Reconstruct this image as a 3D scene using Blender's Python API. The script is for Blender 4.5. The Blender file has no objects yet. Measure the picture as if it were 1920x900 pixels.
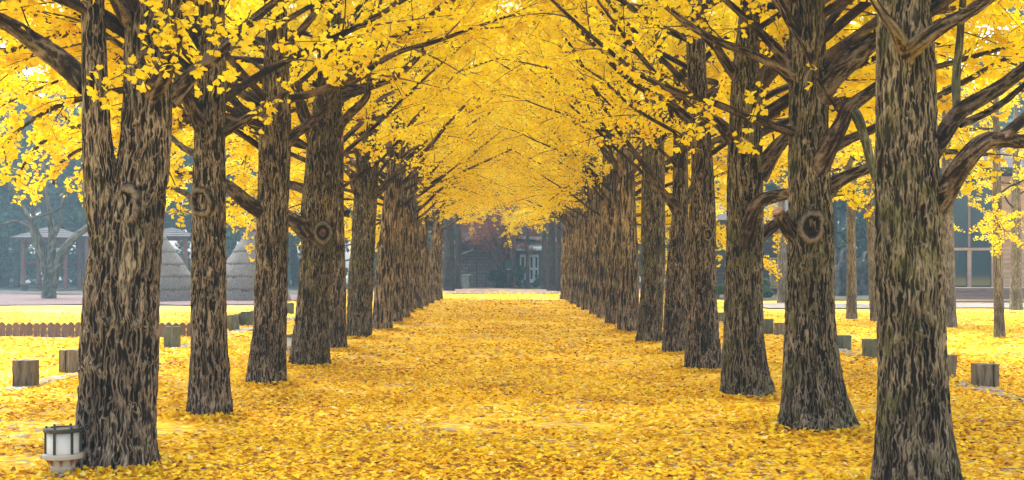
import bpy, bmesh, math, random
import numpy as np
from mathutils import Vector, Matrix

# ------------------------------------------------------------------ camera, sky, sun, exposure
scene = bpy.context.scene
COL = scene.collection
F, CX, CY, EYE = 2400.0, 940.0, 495.0, 1.6      # focal length in photo pixels, vanishing point, eye height

cam_data = bpy.data.cameras.new('camera')
cam_data.sensor_width = 36.0
cam_data.lens = 36.0 * F / 1920.0
cam_data.shift_x = (960 - CX) / 1920.0
cam_data.shift_y = (CY - 450) / 1920.0
cam_data.clip_end = 2000.0
cam = bpy.data.objects.new('camera', cam_data)
cam.location = (0, 0, EYE)
cam.rotation_euler = (math.radians(90), 0, 0)
COL.objects.link(cam)
scene.camera = cam

SUN_EL, SUN_AZ = 60.0, 335.0     # azimuth clockwise from +Y: high, ahead of the camera, a little to its left
world = bpy.data.worlds.new('World')
scene.world = world
world.use_nodes = True
wn = world.node_tree
wn.nodes.clear()
w_out = wn.nodes.new('ShaderNodeOutputWorld')
w_bg = wn.nodes.new('ShaderNodeBackground')
w_sky = wn.nodes.new('ShaderNodeTexSky')
w_sky.sky_type = 'NISHITA'
w_sky.sun_disc = False
w_sky.sun_elevation = math.radians(SUN_EL)
w_sky.sun_rotation = math.radians(SUN_AZ)
w_sky.air_density = 1.0
w_sky.dust_density = 4.0
w_sky.ozone_density = 1.0
w_hs = wn.nodes.new('ShaderNodeHueSaturation')
w_hs.inputs['Saturation'].default_value = 0.45      # thin bright overcast
wn.links.new(w_sky.outputs[0], w_hs.inputs['Color'])
wn.links.new(w_hs.outputs[0], w_bg.inputs['Color'])
w_bg.inputs['Strength'].default_value = 0.15
wn.links.new(w_bg.outputs[0], w_out.inputs['Surface'])

sun_data = bpy.data.lights.new('sun', 'SUN')
sun_data.energy = 1.5
sun_data.angle = math.radians(14)
sun_data.color = (1.0, 0.95, 0.87)
sun = bpy.data.objects.new('sun', sun_data)
_a, _e = math.radians(SUN_AZ), math.radians(SUN_EL)
sun_dir = Vector((math.sin(_a) * math.cos(_e), math.cos(_a) * math.cos(_e), math.sin(_e)))
sun.rotation_euler = sun_dir.to_track_quat('Z', 'Y').to_euler()
sun.location = (0, 0, 60)
COL.objects.link(sun)

vs = scene.view_settings
vs.view_transform = 'Standard'
vs.look = 'None'
vs.gamma = 1.0
vs.use_curve_mapping = False
vs.exposure = 1.9
scene.cycles.max_bounces = 9
scene.cycles.diffuse_bounces = 5
scene.cycles.transmission_bounces = 7
scene.cycles.caustics_reflective = False
scene.cycles.caustics_refractive = False
scene.cycles.use_denoising = True

# ------------------------------------------------------------------ helpers
rng = np.random.default_rng(7)
random.seed(7)
R = math.radians


def P(x, y, Z):
    """photo pixel at depth Z -> world point"""
    return np.array([(x - CX) / F * Z, Z, EYE + (CY - y) / F * Z])


def _hash(ix, iy, iz, seed):
    h = (ix.astype(np.int64) * 374761393 + iy.astype(np.int64) * 668265263 + iz.astype(np.int64) * 2147483647 + seed * 974711) & 0xFFFFFFFF
    h = ((h ^ (h >> 13)) * 1274126177) & 0xFFFFFFFF
    h = ((h ^ (h >> 16)) * 2246822519) & 0xFFFFFFFF
    return ((h ^ (h >> 15)) & 0xFFFF) / 32767.5 - 1.0


def noise3(x, y, z, seed=0):
    """value noise in -1..1, smooth"""
    x, y, z = np.broadcast_arrays(np.asarray(x, float), np.asarray(y, float), np.asarray(z, float))
    fx, fy, fz = np.floor(x), np.floor(y), np.floor(z)
    ux, uy, uz = x - fx, y - fy, z - fz
    ux, uy, uz = [u * u * u * (u * (u * 6 - 15) + 10) for u in (ux, uy, uz)]
    ix, iy, iz = fx.astype(np.int64), fy.astype(np.int64), fz.astype(np.int64)
    def c(a, b, d): return _hash(ix + a, iy + b, iz + d, seed)
    x00 = c(0, 0, 0) * (1 - ux) + c(1, 0, 0) * ux
    x10 = c(0, 1, 0) * (1 - ux) + c(1, 1, 0) * ux
    x01 = c(0, 0, 1) * (1 - ux) + c(1, 0, 1) * ux
    x11 = c(0, 1, 1) * (1 - ux) + c(1, 1, 1) * ux
    y0 = x00 * (1 - uy) + x10 * uy
    y1 = x01 * (1 - uy) + x11 * uy
    return y0 * (1 - uz) + y1 * uz


def gz(x, y):
    """height of the ground"""
    return 0.035 * noise3(np.asarray(x) * 0.35, np.asarray(y) * 0.35, 0.5, 91) + 0.012 * noise3(np.asarray(x) * 1.3, np.asarray(y) * 1.3, 0.5, 92)


def mesh_np(name, verts, quads=None, tris=None, smooth=False, attrs=None):
    me = bpy.data.meshes.new(name)
    verts = np.ascontiguousarray(verts, dtype=np.float32)
    idx, tot = [], []
    if quads is not None and len(quads):
        q = np.asarray(quads, dtype=np.int32); idx.append(q.ravel()); tot.append(np.full(len(q), 4, np.int32))
    if tris is not None and len(tris):
        t = np.asarray(tris, dtype=np.int32); idx.append(t.ravel()); tot.append(np.full(len(t), 3, np.int32))
    idx = np.concatenate(idx); tot = np.concatenate(tot)
    me.vertices.add(len(verts)); me.vertices.foreach_set('co', verts.ravel())
    me.loops.add(len(idx)); me.loops.foreach_set('vertex_index', idx)
    me.polygons.add(len(tot))
    me.polygons.foreach_set('loop_start', np.concatenate([[0], np.cumsum(tot)[:-1]]).astype(np.int32))
    me.polygons.foreach_set('loop_total', tot)
    if smooth:
        me.polygons.foreach_set('use_smooth', np.ones(len(tot), dtype=bool))
    for k, (dom, arr) in (attrs or {}).items():
        a = me.attributes.new(k, 'FLOAT', dom)
        a.data.foreach_set('value', np.ascontiguousarray(arr, dtype=np.float32))
    me.update(calc_edges=True)
    return me


def link(name, me, mat=None, parent=None, loc=None, rot=None):
    if mat is not None and me is not None and not me.materials:
        me.materials.append(mat)
    o = bpy.data.objects.new(name, me)
    COL.objects.link(o)
    if parent is not None:
        o.parent = parent
    if loc is not None:
        o.location = loc
    if rot is not None:
        o.rotation_euler = rot
    return o


def tag(o, label=None, cat=None, group=None, kind=None):
    if label: o['label'] = label
    if cat: o['category'] = cat
    if group: o['group'] = group
    if kind: o['kind'] = kind
    return o


def empty(name, loc, label, cat, group=None, rz=0.0):
    o = link(name, None, loc=tuple(float(v) for v in loc), rot=(0, 0, rz))
    o.empty_display_size = 0.2
    return tag(o, label, cat, group)


BOXQ = [(0, 3, 2, 1), (4, 5, 6, 7), (0, 1, 5, 4), (1, 2, 6, 5), (2, 3, 7, 6), (3, 0, 4, 7)]


class MB:
    """collects simple shapes into one mesh"""
    def __init__(s): s.v = []; s.f = []
    def box(s, x0, x1, y0, y1, z0, z1):
        b = len(s.v)
        s.v += [(x0, y0, z0), (x1, y0, z0), (x1, y1, z0), (x0, y1, z0), (x0, y0, z1), (x1, y0, z1), (x1, y1, z1), (x0, y1, z1)]
        s.f += [tuple(b + i for i in q) for q in BOXQ]
        return s
    def bar(s, a, b, w, h=None):
        """square bar from a to b"""
        a, b = Vector(a), Vector(b); h = h or w
        d = (b - a).normalized(); up = Vector((0, 0, 1)) if abs(d.z) < .95 else Vector((1, 0, 0))
        u = d.cross(up).normalized() * w / 2; v = u.cross(d).normalized() * h / 2
        k = len(s.v)
        s.v += [tuple(a - u - v), tuple(a + u - v), tuple(a + u + v), tuple(a - u + v), tuple(b - u - v), tuple(b + u - v), tuple(b + u + v), tuple(b - u + v)]
        s.f += [tuple(k + i for i in q) for q in BOXQ]
        return s
    def poly(s, pts, faces):
        b = len(s.v); s.v += [tuple(p) for p in pts]; s.f += [tuple(b + i for i in f) for f in faces]; return s
    def lathe(s, prof, n=24, cx=0, cy=0, a0=0.0):
        b = len(s.v)
        for r, z in prof:
            for k in range(n):
                a = a0 + 2 * math.pi * k / n
                s.v.append((cx + r * math.cos(a), cy + r * math.sin(a), z))
        for i in range(len(prof) - 1):
            for k in range(n):
                s.f.append((b + i * n + k, b + i * n + (k + 1) % n, b + (i + 1) * n + (k + 1) % n, b + (i + 1) * n + k))
        s.f.append(tuple(b + k for k in reversed(range(n))))
        s.f.append(tuple(b + (len(prof) - 1) * n + k for k in range(n)))
        return s
    def mesh(s, name, smooth=False, bevel=0):
        me = bpy.data.meshes.new(name); me.from_pydata(s.v, [], s.f)
        if bevel:
            bm = bmesh.new(); bm.from_mesh(me)
            bmesh.ops.bevel(bm, geom=list(bm.edges), offset=bevel, segments=1, affect='EDGES', profile=.5)
            bm.to_mesh(me); bm.free()
        if smooth:
            for p in me.polygons: p.use_smooth = True
        me.update(); return me
    def build(s, name, mat, parent=None, loc=None, rot=None, smooth=False, bevel=0):
        return link(name, s.mesh(name, smooth, bevel), mat, parent, loc, rot)


# ------------------------------------------------------------------ materials
def new_mat(name):
    m = bpy.data.materials.new(name); m.use_nodes = True
    nt = m.node_tree; nt.nodes.clear()
    out = nt.nodes.new('ShaderNodeOutputMaterial')
    return m, nt, out


def N(nt, kind, **kw):
    n = nt.nodes.new(kind)
    for k, v in kw.items():
        if k in n.inputs: n.inputs[k].default_value = v
        else: setattr(n, k, v)
    return n


def ramp(nt, stops, interp='LINEAR'):
    r = nt.nodes.new('ShaderNodeValToRGB'); cr = r.color_ramp; cr.interpolation = interp
    while len(cr.elements) < len(stops): cr.elements.new(0.5)
    for e, (p, c) in zip(cr.elements, stops):
        e.position = p; e.color = (*c, 1)
    return r


def leaf_mat(name, stops, trans=0.5, attr='tint', tcol=(1.0, 0.92, 0.55), objvar=0.25):
    m, nt, out = new_mat(name)
    at = N(nt, 'ShaderNodeAttribute', attribute_name=attr)
    oi = N(nt, 'ShaderNodeObjectInfo')
    add = N(nt, 'ShaderNodeMath', operation='MULTIPLY_ADD'); add.inputs[1].default_value = objvar
    nt.links.new(oi.outputs['Random'], add.inputs[0]); nt.links.new(at.outputs['Fac'], add.inputs[2])
    sub = N(nt, 'ShaderNodeMath', operation='SUBTRACT'); sub.inputs[1].default_value = objvar / 2
    nt.links.new(add.outputs[0], sub.inputs[0])
    rp = ramp(nt, stops); nt.links.new(sub.outputs[0], rp.inputs[0])
    d = N(nt, 'ShaderNodeBsdfDiffuse'); t = N(nt, 'ShaderNodeBsdfTranslucent')
    nt.links.new(rp.outputs[0], d.inputs['Color'])
    mul = N(nt, 'ShaderNodeMix', data_type='RGBA', blend_type='MULTIPLY'); mul.inputs[0].default_value = 1
    nt.links.new(rp.outputs[0], mul.inputs[6]); mul.inputs[7].default_value = (*tcol, 1)
    nt.links.new(mul.outputs[2], t.inputs['Color'])
    mx = N(nt, 'ShaderNodeMixShader'); mx.inputs[0].default_value = trans
    nt.links.new(d.outputs[0], mx.inputs[1]); nt.links.new(t.outputs[0], mx.inputs[2])
    g = N(nt, 'ShaderNodeBsdfGlossy', Roughness=0.45); g.inputs['Color'].default_value = (1, 1, 1, 1)
    mg = N(nt, 'ShaderNodeMixShader'); mg.inputs[0].default_value = 0.012
    nt.links.new(mx.outputs[0], mg.inputs[1]); nt.links.new(g.outputs[0], mg.inputs[2])
    nt.links.new(mg.outputs[0], out.inputs['Surface'])
    return m


def plain(name, col, rough=0.8, var=0.25, scale=6.0, bump=0.0, stretch=(1, 1, 1), col2=None, metallic=0.0, coords='Object', objvar=0.0):
    """noise-mottled surface"""
    m, nt, out = new_mat(name)
    b = N(nt, 'ShaderNodeBsdfPrincipled', Roughness=rough, Metallic=metallic)
    tc = N(nt, 'ShaderNodeTexCoord'); mp = N(nt, 'ShaderNodeMapping'); mp.inputs['Scale'].default_value = stretch
    nt.links.new(tc.outputs[coords], mp.inputs[0])
    no = N(nt, 'ShaderNodeTexNoise', Scale=scale, Detail=6.0, Roughness=0.65)
    nt.links.new(mp.outputs[0], no.inputs['Vector'])
    c2 = col2 or tuple(max(0, c * (1 - var * 1.6)) for c in col)
    c1 = tuple(min(1, c * (1 + var)) for c in col) if col2 is None else col
    rp = ramp(nt, [(0.32, c2), (0.68, c1)])
    nt.links.new(no.outputs['Fac'], rp.inputs[0])
    src = rp.outputs[0]
    if objvar:
        oi = N(nt, 'ShaderNodeObjectInfo'); hs = N(nt, 'ShaderNodeHueSaturation')
        mr = N(nt, 'ShaderNodeMapRange'); mr.inputs['To Min'].default_value = 1 - objvar; mr.inputs['To Max'].default_value = 1 + objvar
        nt.links.new(oi.outputs['Random'], mr.inputs[0]); nt.links.new(mr.outputs[0], hs.inputs['Value'])
        nt.links.new(src, hs.inputs['Color']); src = hs.outputs[0]
    nt.links.new(src, b.inputs['Base Color'])
    if bump:
        bp = N(nt, 'ShaderNodeBump', Strength=bump, Distance=0.02)
        nt.links.new(no.outputs['Fac'], bp.inputs['Height']); nt.links.new(bp.outputs[0], b.inputs['Normal'])
    nt.links.new(b.outputs[0], out.inputs['Surface'])
    return m


def bark_mat(name, ridge, mid, furrow, moss=0.0, mosscol=(0.075, 0.085, 0.02), fine=36.0):
    """fine: ridges per metre drawn by the material over the modelled ones (upright trunks only)"""
    m, nt, out = new_mat(name)
    L = nt.links.new
    def math_(op, a, b=None, c=None):
        n = N(nt, 'ShaderNodeMath', operation=op)
        for k, v in enumerate((a, b, c)):
            if v is None: continue
            if hasattr(v, 'links'): L(v, n.inputs[k])
            else: n.inputs[k].default_value = v
        return n.outputs[0]
    b = N(nt, 'ShaderNodeBsdfPrincipled', Roughness=0.92)
    b.inputs['Specular IOR Level'].default_value = 0.2
    at = N(nt, 'ShaderNodeAttribute', attribute_name='bark')
    tc = N(nt, 'ShaderNodeTexCoord')
    mp = N(nt, 'ShaderNodeMapping'); mp.inputs['Scale'].default_value = (1, 1, 0.35 if fine else 1)
    L(tc.outputs['Object'], mp.inputs[0])
    n1 = N(nt, 'ShaderNodeTexNoise', Scale=80.0 if fine else 48.0, Detail=4.0, Roughness=0.75)
    L(mp.outputs[0], n1.inputs['Vector'])
    grain = math_('MULTIPLY_ADD', n1.outputs['Fac'], 0.5 if fine else 1.1, -0.25 if fine else -0.55)
    if fine:
        wn_ = N(nt, 'ShaderNodeTexNoise', Scale=9.0, Detail=2.0); L(tc.outputs['Object'], wn_.inputs['Vector'])
        sb = N(nt, 'ShaderNodeVectorMath', operation='SUBTRACT'); L(wn_.outputs['Color'], sb.inputs[0]); sb.inputs[1].default_value = (.5, .5, .5)
        ml = N(nt, 'ShaderNodeVectorMath', operation='MULTIPLY'); L(sb.outputs[0], ml.inputs[0]); ml.inputs[1].default_value = (.055, .055, 0)
        ad = N(nt, 'ShaderNodeVectorMath', operation='ADD'); L(ml.outputs[0], ad.inputs[0]); L(tc.outputs['Object'], ad.inputs[1])
        m2 = N(nt, 'ShaderNodeMapping'); m2.inputs['Scale'].default_value = (fine, fine, fine * 0.105); L(ad.outputs[0], m2.inputs[0])
        nf = N(nt, 'ShaderNodeTexNoise', Scale=1.0, Detail=1.0, Roughness=0.4); L(m2.outputs[0], nf.inputs['Vector'])
        dv = math_('ABSOLUTE', math_('SUBTRACT', nf.outputs['Fac'], 0.5))
        mr0 = N(nt, 'ShaderNodeMapRange'); mr0.inputs['From Min'].default_value = 0.0; mr0.inputs['From Max'].default_value = 0.15
        mr0.inputs['To Min'].default_value = 1.0; mr0.inputs['To Max'].default_value = 0.0; L(dv, mr0.inputs[0])
        base = math_('ADD', math_('MULTIPLY', at.outputs['Fac'], 0.32), math_('MULTIPLY', mr0.outputs[0], 0.60))
    else:
        base = at.outputs['Fac']
    hgt = math_('ADD', base, grain)
    n2 = N(nt, 'ShaderNodeTexNoise', Scale=2.2, Detail=3.0)
    L(tc.outputs['Object'], n2.inputs['Vector'])
    rp = ramp(nt, [(0.22, furrow), (0.52, mid), (0.90, ridge)])
    L(hgt, rp.inputs[0])
    hs = N(nt, 'ShaderNodeHueSaturation')
    mr = N(nt, 'ShaderNodeMapRange'); mr.inputs['From Min'].default_value = 0.3; mr.inputs['From Max'].default_value = 0.7
    mr.inputs['To Min'].default_value = 0.6; mr.inputs['To Max'].default_value = 1.3
    L(n2.outputs['Fac'], mr.inputs[0]); L(mr.outputs[0], hs.inputs['Value'])
    L(rp.outputs[0], hs.inputs['Color'])
    col = hs.outputs[0]
    if moss > 0:
        n3 = N(nt, 'ShaderNodeTexNoise', Scale=3.0, Detail=8.0, Roughness=0.75)
        L(tc.outputs['Object'], n3.inputs['Vector'])
        rm = ramp(nt, [(0.5, (0, 0, 0)), (0.62, (moss, moss, moss))])
        L(n3.outputs['Fac'], rm.inputs[0])
        mm = math_('MULTIPLY', rm.outputs[0], math_('MULTIPLY_ADD', hgt, 0.8, 0.2))
        mx = N(nt, 'ShaderNodeMix', data_type='RGBA')
        L(mm, mx.inputs[0]); L(col, mx.inputs[6]); mx.inputs[7].default_value = (*mosscol, 1)
        col = mx.outputs[2]
    L(col, b.inputs['Base Color'])
    bp = N(nt, 'ShaderNodeBump', Strength=0.8, Distance=0.014)
    L(hgt, bp.inputs['Height']); L(bp.outputs[0], b.inputs['Normal'])
    L(b.outputs[0], out.inputs['Surface'])
    return m


YEL = [(0.0, (0.72, 0.43, 0.006)), (0.3, (0.84, 0.64, 0.008)), (0.65, (0.89, 0.76, 0.012)), (1.0, (0.90, 0.83, 0.06))]
M = {}
M['ginkgo_leaf'] = leaf_mat('ginkgo_leaf', YEL, 0.5, tcol=(1.0, 1.0, 0.5))
M['fallen_leaf'] = leaf_mat('fallen_leaf', [(0.0, (0.22, 0.10, 0.02)), (0.10, (0.55, 0.26, 0.01)), (0.36, (0.80, 0.48, 0.006)), (0.60, (0.86, 0.62, 0.008)), (0.88, (0.88, 0.72, 0.03)), (1.0, (0.85, 0.76, 0.30))], 0.2, objvar=0.0)
M['bark'] = bark_mat('ginkgo_bark', (0.36, 0.31, 0.25), (0.12, 0.093, 0.07), (0.010, 0.007, 0.005), 0.3)
M['bark_mossy'] = bark_mat('mossy_bark', (0.32, 0.28, 0.21), (0.105, 0.085, 0.058), (0.010, 0.007, 0.005), 0.85)
M['bark_far_lit'] = bark_mat('far_lit_coarse_bark', (0.44, 0.37, 0.28), (0.16, 0.12, 0.08), (0.012, 0.008, 0.005), 0.5, fine=17.0)  # coarser, lighter copy of the bark: light painted into the canopy-shaded far trunks
M['knot_rim'] = bark_mat('knot_rim_bark', (0.22, 0.185, 0.15), (0.10, 0.078, 0.06), (0.02, 0.014, 0.01), 0.3, fine=0)
M['hollow'] = plain('rotted_hollow', (0.018, 0.011, 0.008), 0.95, 0.5, 14.0, 0.5)
M['limb_bark'] = bark_mat('limb_bark', (0.22, 0.17, 0.13), (0.08, 0.055, 0.04), (0.016, 0.010, 0.007), 0.25, fine=0)
M['pale_bark'] = bark_mat('pale_bark', (0.33, 0.30, 0.26), (0.21, 0.185, 0.155), (0.08, 0.065, 0.05), 0.2)
M['forest_bark'] = bark_mat('forest_bark', (0.13, 0.11, 0.09), (0.07, 0.058, 0.048), (0.02, 0.016, 0.014), 0.3)
M['grey_bark'] = bark_mat('grey_green_bark', (0.20, 0.21, 0.17), (0.13, 0.14, 0.11), (0.05, 0.05, 0.04), 0.5, fine=0)
GRN = [(0.0, (0.02, 0.05, 0.03)), (0.5, (0.045, 0.105, 0.062)), (1.0, (0.10, 0.17, 0.075))]
M['forest_leaf'] = leaf_mat('forest_leaf', GRN, 0.35, tcol=(0.9, 1.0, 0.6), objvar=0.4)
M['hedge_leaf'] = leaf_mat('hedge_leaf', [(0, (0.03, 0.07, 0.02)), (0.6, (0.06, 0.14, 0.03)), (1, (0.12, 0.2, 0.05))], 0.35, tcol=(0.9, 1, .6))
M['dark_leaf'] = leaf_mat('dark_shrub_leaf', [(0, (0.01, 0.022, 0.012)), (1, (0.03, 0.055, 0.025))], 0.25, tcol=(0.9, 1, .6))
M['maple_leaf'] = leaf_mat('maple_leaf', [(0, (0.10, 0.025, 0.015)), (0.5, (0.20, 0.06, 0.03)), (1, (0.34, 0.14, 0.05))], 0.4, tcol=(1, .7, .5))
M['wood_post'] = plain('weathered_post_wood', (0.17, 0.145, 0.11), 0.9, 0.45, 5.0, 0.5, (6, 6, 0.7), objvar=0.2)
M['grey_post'] = plain('grey_green_post', (0.14, 0.165, 0.135), 0.9, 0.4, 5.0, 0.4, (4, 4, 0.8), objvar=0.15)
M['kerb'] = plain('kerb_concrete', (0.30, 0.29, 0.27), 0.9, 0.2, 12.0, 0.3)
M['picket'] = plain('brown_painted_timber', (0.18, 0.11, 0.098), 0.7, 0.25, 8.0, 0.2, (5, 5, 0.6), objvar=0.15)
M['thatch'] = plain('grey_thatch', (0.20, 0.195, 0.185), 0.95, 0.6, 14.0, 1.0, (4, 4, 0.4))
M['red_post'] = plain('red_brown_timber', (0.20, 0.07, 0.045), 0.75, 0.25, 7.0, 0.1)
M['shingle'] = plain('grey_shingle', (0.07, 0.065, 0.065), 0.9, 0.4, 9.0, 0.3)
M['dark_wood'] = plain('dark_log_siding', (0.05, 0.052, 0.055), 0.8, 0.35, 6.0, 0.2, (0.6, 4, 6))
M['deck_wood'] = plain('deck_timber', (0.24, 0.17, 0.15), 0.75, 0.25, 5.0, 0.2, (0.4, 4, 6), objvar=0.1)
M['tan_wood'] = plain('tan_plank', (0.52, 0.35, 0.22), 0.7, 0.2, 5.0, 0.2, (0.4, 4, 6), objvar=0.12)
M['frame_wood'] = plain('window_frame_timber', (0.42, 0.30, 0.23), 0.6, 0.15, 5.0)
M['white_paint'] = plain('white_paint', (0.72, 0.74, 0.75), 0.45, 0.06, 4.0)
M['pale_blue'] = plain('pale_blue_paint', (0.50, 0.62, 0.70), 0.5, 0.08, 4.0)
M['brick'] = plain('house_tile', (0.19, 0.155, 0.14), 0.85, 0.25, 5.0, 0.1, objvar=0.15)
M['mortar'] = plain('mortar', (0.10, 0.085, 0.08), 0.9, 0.2, 8.0)
M['roof'] = plain('house_roof', (0.34, 0.32, 0.32), 0.85, 0.35, 3.0, 0.2)
M['dark_trim'] = plain('dark_trim', (0.022, 0.018, 0.016), 0.7, 0.2, 5.0)
M['rock'] = plain('dark_rock', (0.075, 0.08, 0.07), 0.9, 0.7, 3.5, 1.0)
M['pot'] = plain('terracotta', (0.26, 0.09, 0.05), 0.85, 0.25, 7.0)
M['stone'] = plain('grey_stone', (0.30, 0.30, 0.28), 0.9, 0.3, 6.0, 0.3)
M['black_metal'] = plain('black_green_metal', (0.022, 0.028, 0.024), 0.45, 0.3, 20.0)
M['lamp_grey'] = plain('lamp_grey_paint', (0.46, 0.46, 0.43), 0.6, 0.0, 9.0, 0.1, (1, 1, 2.0), col2=(0.38, 0.36, 0.31))
M['concrete'] = plain('concrete', (0.34, 0.33, 0.30), 0.9, 0.3, 16.0, 0.4)
M['rust'] = plain('rust', (0.30, 0.10, 0.03), 0.85, 0.4, 20.0)
M['knot_wood'] = plain('bare_knot_wood', (0.16, 0.085, 0.055), 0.85, 0.6, 14.0, 0.6)
M['cut_wood'] = plain('sawn_end', (0.33, 0.20, 0.13), 0.85, 0.3, 18.0, 0.3)


def lens_mat():
    m, nt, out = new_mat('frosted_lamp_glass')
    b = N(nt, 'ShaderNodeBsdfPrincipled', Roughness=0.25); b.inputs['Base Color'].default_value = (0.86, 0.88, 0.88, 1)
    t = N(nt, 'ShaderNodeBsdfTranslucent'); t.inputs['Color'].default_value = (0.8, 0.84, 0.86, 1)
    mx = N(nt, 'ShaderNodeMixShader'); mx.inputs[0].default_value = 0.4
    nt.links.new(b.outputs[0], mx.inputs[1]); nt.links.new(t.outputs[0], mx.inputs[2]); nt.links.new(mx.outputs[0], out.inputs[0])
    return m


def glass_mat(name, tint, rough=0.05):
    m, nt, out = new_mat(name)
    b = N(nt, 'ShaderNodeBsdfPrincipled', Roughness=rough); b.inputs['Base Color'].default_value = (*tint, 1)
    b.inputs['Specular IOR Level'].default_value = 0.9
    nt.links.new(b.outputs[0], out.inputs[0]); return m


M['lens'] = lens_mat()
M['glass'] = glass_mat('dark_window_glass', (0.02, 0.045, 0.055))
M['teal_glass'] = glass_mat('teal_window_glass', (0.05, 0.16, 0.18))


def ground_mat():
    m, nt, out = new_mat('leaf_covered_earth')
    b = N(nt, 'ShaderNodeBsdfPrincipled', Roughness=0.9); b.inputs['Specular IOR Level'].default_value = 0.15
    tc = N(nt, 'ShaderNodeTexCoord')
    vo = N(nt, 'ShaderNodeTexVoronoi', Scale=15.0); vo.inputs['Randomness'].default_value = 1.0
    nt.links.new(tc.outputs['Object'], vo.inputs['Vector'])
    sep = N(nt, 'ShaderNodeSeparateColor'); nt.links.new(vo.outputs['Color'], sep.inputs[0])
    yl = ramp(nt, [(0.0, (0.52, 0.25, 0.012)), (0.2, (0.74, 0.42, 0.012)), (0.6, (0.84, 0.57, 0.018)), (0.95, (0.86, 0.66, 0.08)), (1.0, (0.8, 0.7, 0.35))])
    nt.links.new(sep.outputs[0], yl.inputs[0])
    # bare earth shows through in patches
    n1 = N(nt, 'ShaderNodeTexNoise', Scale=0.55, Detail=5.0, Roughness=0.6); nt.links.new(tc.outputs['Object'], n1.inputs['Vector'])
    n2 = N(nt, 'ShaderNodeTexNoise', Scale=7.0, Detail=4.0, Roughness=0.7); nt.links.new(tc.outputs['Object'], n2.inputs['Vector'])
    ad = N(nt, 'ShaderNodeMath', operation='ADD'); nt.links.new(n1.outputs['Fac'], ad.inputs[0]); nt.links.new(n2.outputs['Fac'], ad.inputs[1])
    ad2 = N(nt, 'ShaderNodeMath', operation='MULTIPLY_ADD'); ad2.inputs[1].default_value = 0.28
    nt.links.new(sep.outputs[1], ad2.inputs[0]); nt.links.new(ad.outputs[0], ad2.inputs[2])
    mask = ramp(nt, [(0.0, (0, 0, 0)), (1.0, (1, 1, 1))])
    mr = N(nt, 'ShaderNodeMapRange'); mr.inputs['From Min'].default_value = 1.22; mr.inputs['From Max'].default_value = 1.32
    nt.links.new(ad2.outputs[0], mr.inputs[0])
    soil = ramp(nt, [(0.3, (0.20, 0.155, 0.12)), (0.7, (0.36, 0.31, 0.26))]); nt.links.new(n2.outputs['Fac'], soil.inputs[0])
    mx = N(nt, 'ShaderNodeMix', data_type='RGBA'); nt.links.new(mr.outputs[0], mx.inputs[0])
    nt.links.new(yl.outputs[0], mx.inputs[6]); nt.links.new(soil.outputs[0], mx.inputs[7])
    nt.links.new(mx.outputs[2], b.inputs['Base Color'])
    bp = N(nt, 'ShaderNodeBump', Strength=0.6, Distance=0.02); nt.links.new(sep.outputs[2], bp.inputs['Height'])
    nt.links.new(bp.outputs[0], b.inputs['Normal'])
    nt.links.new(b.outputs[0], out.inputs[0]); return m


def litter_mat(name, base1, base2, leafcol, amount, scale=12.0):
    """bare path with scattered leaves"""
    m, nt, out = new_mat(name)
    b = N(nt, 'ShaderNodeBsdfPrincipled', Roughness=0.9)
    tc = N(nt, 'ShaderNodeTexCoord')
    vo = N(nt, 'ShaderNodeTexVoronoi', Scale=scale); nt.links.new(tc.outputs['Object'], vo.inputs['Vector'])
    sep = N(nt, 'ShaderNodeSeparateColor'); nt.links.new(vo.outputs['Color'], sep.inputs[0])
    no = N(nt, 'ShaderNodeTexNoise', Scale=0.8, Detail=5.0); nt.links.new(tc.outputs['Object'], no.inputs['Vector'])
    s = ramp(nt, [(0.3, base1), (0.7, base2)]); nt.links.new(no.outputs['Fac'], s.inputs[0])
    ad = N(nt, 'ShaderNodeMath', operation='MULTIPLY_ADD'); ad.inputs[1].default_value = 0.6
    nt.links.new(no.outputs['Fac'], ad.inputs[0]); nt.links.new(sep.outputs[1], ad.inputs[2])
    mr = N(nt, 'ShaderNodeMapRange'); mr.inputs['From Min'].default_value = 1.3 - amount; mr.inputs['From Max'].default_value = 1.34 - amount
    nt.links.new(ad.outputs[0], mr.inputs[0])
    l = ramp(nt, [(0.0, tuple(c * .6 for c in leafcol)), (1.0, leafcol)]); nt.links.new(sep.outputs[0], l.inputs[0])
    mx = N(nt, 'ShaderNodeMix', data_type='RGBA'); nt.links.new(mr.outputs[0], mx.inputs[0])
    nt.links.new(s.outputs[0], mx.inputs[6]); nt.links.new(l.outputs[0], mx.inputs[7])
    nt.links.new(mx.outputs[2], b.inputs['Base Color']); nt.links.new(b.outputs[0], out.inputs[0]); return m


M['ground'] = ground_mat()
M['litter'] = litter_mat('purple_brown_litter', (0.075, 0.052, 0.056), (0.12, 0.092, 0.098), (0.14, 0.045, 0.035), 0.35)
M['pavement'] = litter_mat('grey_pavement', (0.15, 0.148, 0.142), (0.21, 0.205, 0.20), (0.5, 0.33, 0.05), 0.14)
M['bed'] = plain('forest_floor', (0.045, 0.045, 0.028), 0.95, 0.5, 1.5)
M['end_path'] = litter_mat('bare_path', (0.20, 0.14, 0.11), (0.28, 0.21, 0.175), (0.30, 0.14, 0.04), 0.3)

# ------------------------------------------------------------------ the ground and paths
def axis(lo, hi, fine_lo, fine_hi, fine, coarse):
    a = list(np.arange(lo, fine_lo, coarse)) + list(np.arange(fine_lo, fine_hi, fine)) + list(np.arange(fine_hi, hi + coarse, coarse))
    return np.array(a)


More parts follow.
